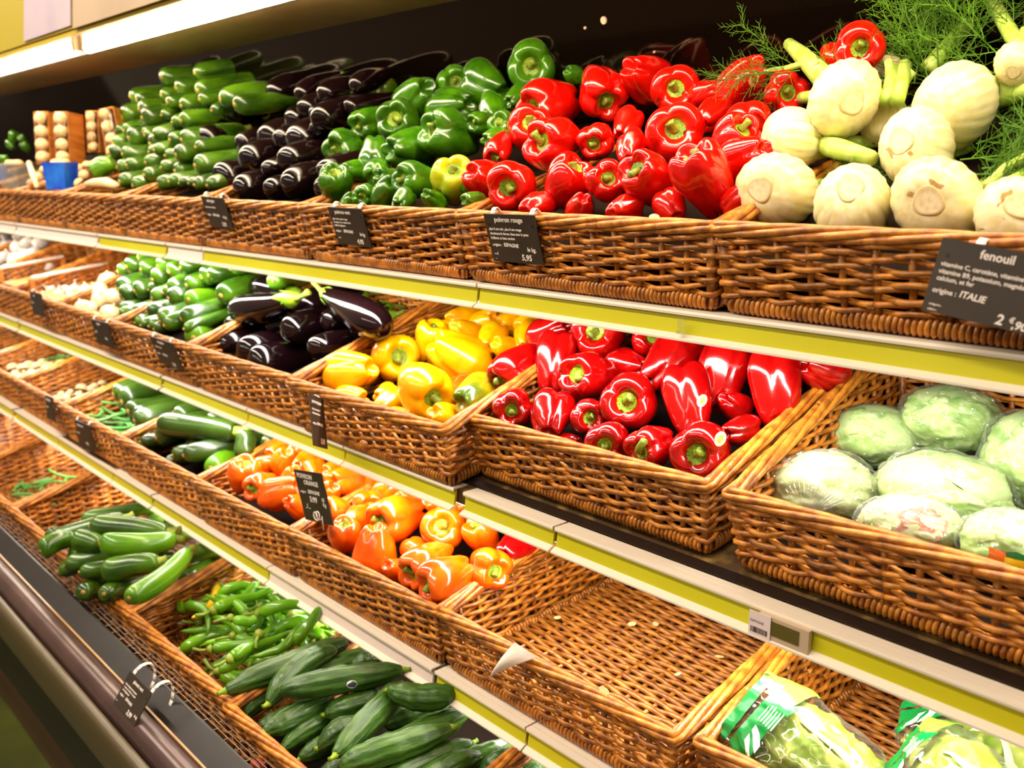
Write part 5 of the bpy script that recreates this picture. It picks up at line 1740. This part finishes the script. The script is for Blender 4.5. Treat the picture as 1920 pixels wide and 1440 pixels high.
punnet(75, 258, 30, 96, 1.10, 'upright mushroom punnet standing leftmost above the blue tub')
punnet(112, 258, 30, 96, 1.10, 'upright mushroom punnet with its wooden side showing, second from left')
punnet(170, 246, 26, 76, 1.20, 'upright mushroom punnet third from left, behind the wooden one')
punnet(203, 248, 32, 92, 1.16, 'upright mushroom punnet leaning right next to the zucchini stack', lean=-.15)


def tub(u, v, w, h, y, m, label, yaw=.5):
    P = at_y(u, v, y); k = depth(P) / FPX; a, c = w * k * .5, h * k * .5
    root = link('plastic_tub', None); tag(root, label, 'tub'); root.location = W(P); root.rotation_euler = (0, 0, yaw)
    b = MB(); vs = []
    for (z, f) in ((-c, .86), (c, 1), (c, .95), (-c + .004, .82)):
        vs += [(-a * f, -a * f * .7, z), (a * f, -a * f * .7, z), (a * f, a * f * .7, z), (-a * f, a * f * .7, z)]
    fs = [(i * 4 + q, i * 4 + (q + 1) % 4, (i + 1) * 4 + (q + 1) % 4, (i + 1) * 4 + q) for i in range(3) for q in range(4)] + [(3, 2, 1, 0), (12, 13, 14, 15)]
    b.add(vs, fs); link('tub_wall', b.mesh('tub_wall', m, False, True), root)
    for i in range(4):
        o = link('mushroom', MU[i % 3][0], root); s = a * .75
        o.location = (-a * .5 + a * .35 * i, a * .1 * (-1) ** i, c * .85); o.scale = (s, s, s)
    return root


tub(115, 330, 52, 50, 1.06, MT['blue'], 'blue plastic tub of mushrooms on the top shelf, left part')
tub(28, 330, 48, 48, 1.06, MT['film'], 'clear plastic tub of mushrooms left of the blue tub')
tub(-2, 334, 26, 46, 1.08, MT['blue'], 'blue and clear tub cut off by the left frame edge')
bulbs([(72, 335, 22), (150, 318, 20), (158, 330, 20), (165, 312, 20), (178, 318, 18), (150, 345, 20), (140, 312, 18), (60, 345, 18), (190, 305, 18), (95, 350, 16), (84, 320, 18)], (1.06, -.035, 30), MU, 'mushroom',
      'loose pale mushroom beside the blue tub on the top shelf', 'mushroom', 'loose mushrooms on the top shelf', 11)
bulbs([(25, 256, 20), (42, 262, 16), (20, 272, 18), (48, 276, 18), (8, 300, 18)], (1.06, -.02, 31), [pepper_mesh(0, 'green')], 'green_bell_pepper', 'dim green bell pepper in the shade at the far left', 'bell pepper', 'shaded green peppers far left', 12)
P0, P1 = at_y(162, 345, 1.04), at_y(218, 348, 1.04)
b = MB(); b.tube([W(P0), W(P0.lerp(P1, .3)) + Vector((0, 0, .004)), W(P0.lerp(P1, .7)) + Vector((0, 0, .006)), W(P1)], [.008, .014, .017, .01], 10)
tag(link('pale_root', b.mesh('pale_root', MT['onion'])), 'long pale root lying on the basket rim below the loose zucchini', 'root vegetable')
P0, P1 = at_y(54, 305, 1.05), at_y(70, 352, 1.03)
b = MB(); b.tube([W(P0), W(P0.lerp(P1, .5)), W(P1)], [.008, .011, .008], 10)
tag(link('pale_root', b.mesh('pale_root', MT['onion'])), 'pale root standing between the clear tub and the blue tub', 'root vegetable')

# ------------------------------------------------------------------ price cards


def text_mesh(name, cu, root):
    t = bpy.data.objects.new(name, cu)
    me = bpy.data.meshes.new_from_object(t)
    bpy.data.objects.remove(t)
    return link(name, me, root)


def card(label, tl, tr, bl, yt, yb, lines, hooks=(.2, .82), hk=1.0, th=.0022, ring=False):
    """tl, tr, bl: image corners; yt, yb depth of upper and lower edge; lines: (text, x, y, size, kind) with x, y as fractions from the top left"""
    ya, ybr = yt if isinstance(yt, tuple) else (yt, yt)
    A = at_y(*tl, ya); B = at_y(*tr, ybr)
    if yb is None:
        q = at_y(*bl, 1.0); yb = A.x / q.x          # left edge square to the shelf
    C = at_y(*bl, yb)
    ex = (B - A).normalized(); wd = (B - A).length
    dn = (C - A) - ex * (C - A).dot(ex); ht = dn.length; ey = -dn.normalized()
    sk = (C - A).dot(ex)
    ez = ex.cross(ey)
    root = link('price_card', None); tag(root, label, 'price card')
    root.matrix_world = Matrix.Translation(W(A)) @ Matrix((ex, ey, ez)).transposed().to_4x4()
    b = MB(); b.box(0, wd, -ht, 0, -th, 0)
    link('slate', b.mesh('slate', MT['slate'], False), root)
    for (tx, x, y, sz, kd) in lines:
        cu = bpy.data.curves.new('lettering', 'FONT'); cu.body = tx; cu.size = sz * ht; cu.extrude = .00012
        cu.resolution_u = 3
        if kd == 'hand': cu.shear = .12; cu.offset = .0003 * sz * ht / .012
        if kd == 'bold': cu.offset = .0002 * sz * ht / .012
        cu.materials.append(MT['chalk'])
        o = text_mesh('handwriting' if kd == 'hand' else 'lettering', cu, root)
        o.location = (x * wd, -y * ht, .0003)
        if kd == 'hand': o.rotation_euler = (0, 0, -.03)
    for hx in hooks:
        pts = []
        for i in range(9):
            a = PI * i / 8
            pts.append((hx * wd, -.006 + .013 * hk * math.sin(a) + (0 if i < 5 else -.004 * (i - 4)), -.002 - .010 * hk + .010 * hk * math.cos(a)))
        b = MB()
        for i in range(8):
            p, q = Vector(pts[i]), Vector(pts[i + 1])
            t = (q - p).normalized(); nn = Vector((1, 0, 0)).cross(t)
            vs = [p + Vector((sx * .0045, 0, 0)) + nn * sn * .0006 for sx in (-1, 1) for sn in (-1, 1)] + [q + Vector((sx * .0045, 0, 0)) + nn * sn * .0006 for sx in (-1, 1) for sn in (-1, 1)]
            b.add(vs, [(0, 1, 3, 2), (4, 6, 7, 5), (0, 4, 5, 1), (2, 3, 7, 6), (0, 2, 6, 4), (1, 5, 7, 3)])
        link('hook', b.mesh('hook', MT['clip'], True, True), root)
    for hx in (.08, .93):
        b = MB(); b.tube([(hx * wd, -.22 * ht, -.0003), (hx * wd, -.22 * ht, .0004)], .0022, 10)
        link('peg_hole', b.mesh('peg_hole', MT['kick'], False), root)
    return root, wd, ht, ex, ey, ez


card('black price card reading fenouil on the fennel basket, right frame edge', (1768, 445), (2010, 490), (1744, 584), 0.955, None, [
    ('fenouil', .335, .18, .165, 'bold'), ('vitamine C, carotène, vitamine B1', .05, .365, .088, 'bold'), ('vitamine B9, potassium, magnésium', .05, .465, .088, 'bold'), ('calcium, et fer', .05, .56, .088, 'bold'),
    ('origine :', .045, .73, .10, 'bold'), ('ITALIE', .27, .725, .125, 'hand'), ('catégorie :', .05, .905, .042, 'bold'), ('calibre :', .05, .975, .042, 'bold'), ('2', .60, .955, .19, 'hand'), ('€', .70, .90, .10, 'hand'), (',90', .73, .965, .15, 'hand')], hooks=(.30, .8))
card('black price card reading poivron rouge on the red pepper basket', (906, 401), (1001, 404), (925, 489), 0.955, None, [
    ('poivron rouge', .20, .155, .145, 'bold'), ('plus il est mûr, plus il est rouge', .06, .33, .076, 'bold'), ('choisissez-le ferme, lisse avec la peau', .06, .425, .076, 'bold'), ('brillante et bien tendue', .06, .52, .076, 'bold'),
    ('origine :', .065, .665, .085, 'bold'), ('ESPAGNE', .29, .665, .105, 'hand'), ('le kg.', .74, .74, .12, 'hand'), ('—I', .06, .855, .09, 'hand'), ('__', .06, .93, .06, 'bold'), ('5,95', .60, .93, .17, 'hand')], hooks=(.16, .93))
card('black price card reading poivron vert on the green pepper basket', (614, 388), (676, 392), (635, 456), 0.955, None, [
    ('poivron vert', .18, .165, .145, 'bold'), ('plus tendre que le rouge', .06, .33, .07, 'bold'), ('à manger cru en salade, farci', .06, .42, .07, 'bold'), ('facilite la digestion', .06, .51, .07, 'bold'),
    ('origine :', .05, .665, .085, 'bold'), ('ESPAGNE', .29, .665, .105, 'hand'), ('le kg', .76, .72, .12, 'hand'), ('—I', .06, .855, .09, 'hand'), ('4,95', .62, .94, .17, 'hand')], hooks=(.16, .93))
card('black price card reading aubergine on the top eggplant basket', (376, 368), (418, 372), (396, 424), 0.955, None, [
    ('aubergine', .22, .165, .14, 'bold'), ('riche en eau et en fibres', .06, .36, .075, 'bold'), ('origine :', .05, .62, .085, 'bold'), ('ESPAGNE', .30, .62, .105, 'hand'), ('le kg', .72, .66, .12, 'hand'), ('2,95', .58, .92, .17, 'hand')], hooks=(.12, .85))
card('small black price card on the second-shelf zucchini basket', (280, 630), (323, 644), (301, 680), 0.9, None, [
    ('courgette', .28, .165, .14, 'bold'), ('tendre et douce', .1, .36, .08, 'bold'), ('origine :', .06, .62, .085, 'bold'), ('FRANCE', .30, .62, .105, 'hand'), ('1,95', .58, .92, .17, 'hand')], hooks=(.1, .85))
card('small black price card on the onion basket, second shelf', (170, 598), (201, 606), (183, 644), 0.905, None, [
    ('oignon', .3, .165, .14, 'bold'), ('origine :', .06, .5, .085, 'bold'), ('le kg', .6, .7, .12, 'hand')], hooks=(.1, .9))
card('dim black price card on the garlic basket at the far left', (55, 546), (77, 551), (62, 588), 0.905, None, [('ail', .3, .2, .15, 'bold'), ('origine :', .06, .5, .085, 'bold')], hooks=(.1, .9))
card('narrow black price card turned sideways on the yellow pepper basket', (580, 737), (606, 748), (600, 838), (.850, .905), .858, [
    ('poivron jaune', .12, .16, .10, 'bold'), ('riche en vitamine C', .08, .30, .06, 'bold'), ('choisissez-le ferme', .08, .38, .06, 'bold'), ('origine :', .06, .58, .07, 'bold'), ('ESPAGNE', .36, .58, .08, 'hand'), ('5,95', .52, .92, .14, 'hand')], hooks=(.85,))
card('black price card on the bean basket, third shelf', (139, 786), (167, 798), (148, 834), 0.875, None, [('haricot vert', .15, .2, .13, 'bold'), ('origine :', .06, .5, .085, 'bold'), ('le kg', .55, .8, .13, 'hand')], hooks=(.1, .9))
card('dim black price card on the mushroom basket, third shelf', (84, 740), (99, 746), (88, 784), 0.875, None, [('champignon', .08, .2, .13, 'bold'), ('origine :', .06, .5, .085, 'bold')], hooks=(.9,))
card('handwritten black card reading poivron orange among the orange peppers', (550, 880), (602, 888), (565, 972), 0.872, None, [
    ('POIVRON', .08, .14, .125, 'hand'), ('ORANGE', .28, .265, .125, 'hand'), ('origine :', .08, .44, .07, 'bold'), ('ESPAGNE', .36, .435, .10, 'hand'), ('5:99', .36, .60, .155, 'hand'), ('LE', .80, .55, .09, 'hand'), ('Kg', .80, .65, .10, 'hand'), ('_I _', .15, .73, .11, 'hand')], hooks=())
# spiral holder of the handwritten card
P = at_y(593, 968, .866)
b = MB(); b.tube([W(P) + Vector((.0085 * math.cos(q), -.003 + .0008 * q, .0085 * math.sin(q))) for q in [i * .45 for i in range(29)]] + [W(P) + Vector((.004, .012, -.03))], .0012, 6)
tag(link('card_holder', b.mesh('card_holder', MT['clip'])), 'white wire spiral holding the handwritten orange pepper card', 'card holder')
card('tilted black price card reading piment vert hooked on the base plate', (244, 1257), (284, 1299), (213, 1318), 0.55, None, [
    ('piment vert', .30, .18, .145, 'bold'), ('frais et légèrement piquant', .08, .36, .075, 'bold'), ('à cuire ou à farcir, se garde', .08, .45, .075, 'bold'), ('au réfrigérateur', .08, .54, .075, 'bold'),
    ('origine :', .06, .68, .09, 'bold'), ('ESPAGNE', .32, .68, .11, 'hand'), ('__', .04, .86, .09, 'bold'), ('3,99', .56, .93, .19, 'hand'), ('le kg', .84, .82, .1, 'hand')], hooks=(.12, .95), hk=2.4)

# ------------------------------------------------------------------ small things
# shelf edge label and electronic tag on the lower right rail
yr = SH[2][0] - .0035; zr = SH[2][1]


def rail_x(u): return at_y(u, 605 + .41 * u, SH[2][0] - .01).x


x0, x1, x2 = rail_x(1418), rail_x(1440), rail_x(1512)
root = link('electronic_price_tag', None); tag(root, 'grey electronic price tag with a small display on the lower right rail', 'price tag')
root.location = (x0, yr, EYE + zr - .0155)
wdt = x2 - x0
b = MB(); b.box(0, wdt, -.004, .003, -.0155, .0135); link('housing', b.mesh('housing', MT['greyplastic'], False), root)
b = MB(); b.box(.016, wdt - .012, -.0046, -.004, -.009, .009); link('display', b.mesh('display', MT['lcd'], False), root)
root = link('paper_label', None); tag(root, 'white paper label with a barcode stuck on the electronic tag', 'label')
root.location = (x0 - .012, yr - .0052, EYE + zr - .016)
b = MB(); b.box(0, .030, -.0004, 0.0005, -.0165, .0145); link('paper', b.mesh('paper', MT['paperlabel'], False), root)
b = MB(); q = .003; rnd = random.Random(2)
while q < .026:
    w_ = rnd.choice((.0004, .0008, .0012)); b.box(q, q + w_, -.0007, -.0003, -.012, -.005); q += w_ + rnd.choice((.0005, .0009))
link('barcode', b.mesh('barcode', MT['ink'], False), root)
for tx, y_, sz in (('ESPAGNE', .001, .0046),):
    cu = bpy.data.curves.new('lettering', 'FONT'); cu.body = tx; cu.size = sz; cu.materials.append(MT['ink'])
    o = text_mesh('lettering', cu, root); o.rotation_euler = (PI / 2, 0, 0); o.location = (.002, -.0007, y_)

# paper slip bent over the rim of the empty basket
pts = [(915, 1270), (962, 1205), (1008, 1232)]
A = at_y(918, 1268, .868); Bp = at_y(965, 1204, .884); Cp = at_y(1008, 1232, .884)
b = MB(); n = 8; vs = []
for i in range(n + 1):
    t = i / n
    p = A.lerp(Bp, t); q = A.lerp(Cp, t)
    bow = Vector((0, -.010 * math.sin(PI * t), .006 * math.sin(PI * t)))
    for k in range(5):
        m_ = p.lerp(q, k / 4) + bow * math.sin(PI * (k + .5) / 5)
        vs.append(W(m_))
vs2 = [v + Vector((0, .0006, -.0006)) for v in vs]
N_ = len(vs)
fs = [(i * 5 + k, i * 5 + k + 1, (i + 1) * 5 + k + 1, (i + 1) * 5 + k) for i in range(n) for k in range(4)]
b.add(vs + vs2, fs + [tuple(N_ + j for j in reversed(f_)) for f_ in fs])
tag(link('paper_slip', b.mesh('paper_slip', MT['slip'])), 'curled white paper slip over the front rim of the empty basket', 'paper slip')
# produce stickers and bits left in the empty basket and on rims
zb = SH[3][1]
for i, (u, v, y, lab, up) in enumerate(((1045, 1158, 1.02, 'oval sticker at the back left of the empty basket floor', .02), (1185, 1170, 1.10, 'oval sticker near the middle of the empty basket floor', .02), (1229, 1170, 1.1, 'oval sticker right of the middle of the empty basket floor', .02),
                                        (1349, 1231, 1.05, 'oval sticker near the right side of the empty basket floor', .02), (1271, 1264, .99, 'small white flake at the front of the empty basket floor', .02))):
    P = on_plane(u, v, (.912, zb + .027, 4))
    b = MB(); rr = .008 if i != 4 else .006
    ring = [(rr * math.cos(2 * PI * t / 16), rr * .72 * math.sin(2 * PI * t / 16)) for t in range(16)]
    b.add([(a, c, .0006) for a, c in ring] + [(a, c, 0) for a, c in ring], [tuple(range(16)), tuple(range(31, 15, -1))] + [(t, 16 + t, 16 + (t + 1) % 16, (t + 1) % 16) for t in range(16)])
    o = link('loose_sticker', b.mesh('loose_sticker', MT['fruitsticker'], False)); o.location = W(P); o.rotation_euler = (math.radians(8), .1 * (i - 2), i * 1.1)
    tag(o, lab, 'sticker')
for (u, v, y, lab) in ((1133, 1296, .898, 'oval sticker stuck on the front rim of the empty basket'), (1083, 863, .985, 'white oval sticker on the front rim of the second-shelf red pepper basket'), (1227, 408, .976, 'oval sticker on the rim of the top red pepper basket')):
    P = at_y(u, v, y)
    b = MB(); rr = .0085
    ring = [(rr * math.cos(2 * PI * t / 16), rr * .62 * math.sin(2 * PI * t / 16)) for t in range(16)]
    b.add([(a, -.0008, c) for a, c in ring] + [(a, 0, c) for a, c in ring], [tuple(range(16)), tuple(range(31, 15, -1))] + [(t, 16 + t, 16 + (t + 1) % 16, (t + 1) % 16) for t in range(16)])
    o = link('loose_sticker', b.mesh('loose_sticker', MT['fruitsticker'], False, True)); o.location = W(P); o.rotation_euler = (-.6, .15, 0)
    tag(o, lab, 'sticker')
# loose cane sticking out of the lettuce basket, reddish bit under the cucumbers
A, C = at_y(1443, 1003, .972), at_y(1508, 995, .985)
b = MB(); b.tube([W(A), W(C)], .0026, 7)
tag(link('loose_cane', b.mesh('loose_cane', MT['wicker'])), 'broken cane end sticking out of the front of the lettuce basket', 'cane')
P = at_y(484, 1436, .628)
b = lathe(spline([(.001, -.4), (.5, -.36), (.95, -.1), (.9, .2), (.5, .4), (.001, .42)], 3), 20, lambda r, z, a, i: Vector((.017 * r * math.cos(a), .014 * r * math.sin(a), .026 * z)))
o = link('radish', b.mesh('radish', mat('radish_skin', S((196, 92, 60)), .4, .4, c2=S((170, 60, 40)), scale=90))); o.location = W(P)
tag(o, 'small reddish bulb lying on the wire grille at the bottom edge', 'vegetable')
A, C = at_y(1227, 1110, 1.0), at_y(1250, 1122, 1.0)
b = MB(); b.tube([W(A), W(A.lerp(C, .5)) + Vector((0, -.004, .005)), W(C)], [.001, .004, .001], 6)
tag(link('green_scrap', b.mesh('green_scrap', MT['calyx'])), 'tiny green leaf scrap under the second rail above the empty basket', 'leaf')

# clear clip on the top rail
A = at_y(1278, 612, .968)
b = MB(); b.box(-.004, .004, -.003, .004, -.010, .010); b.box(-.006, .006, -.004, .0, -.010, -.006)
o = link('rail_clip', b.mesh('rail_clip', MT['film'], False)); o.location = W(A)
tag(o, 'small clear plastic clip on the top price rail above the second-shelf red peppers', 'clip')
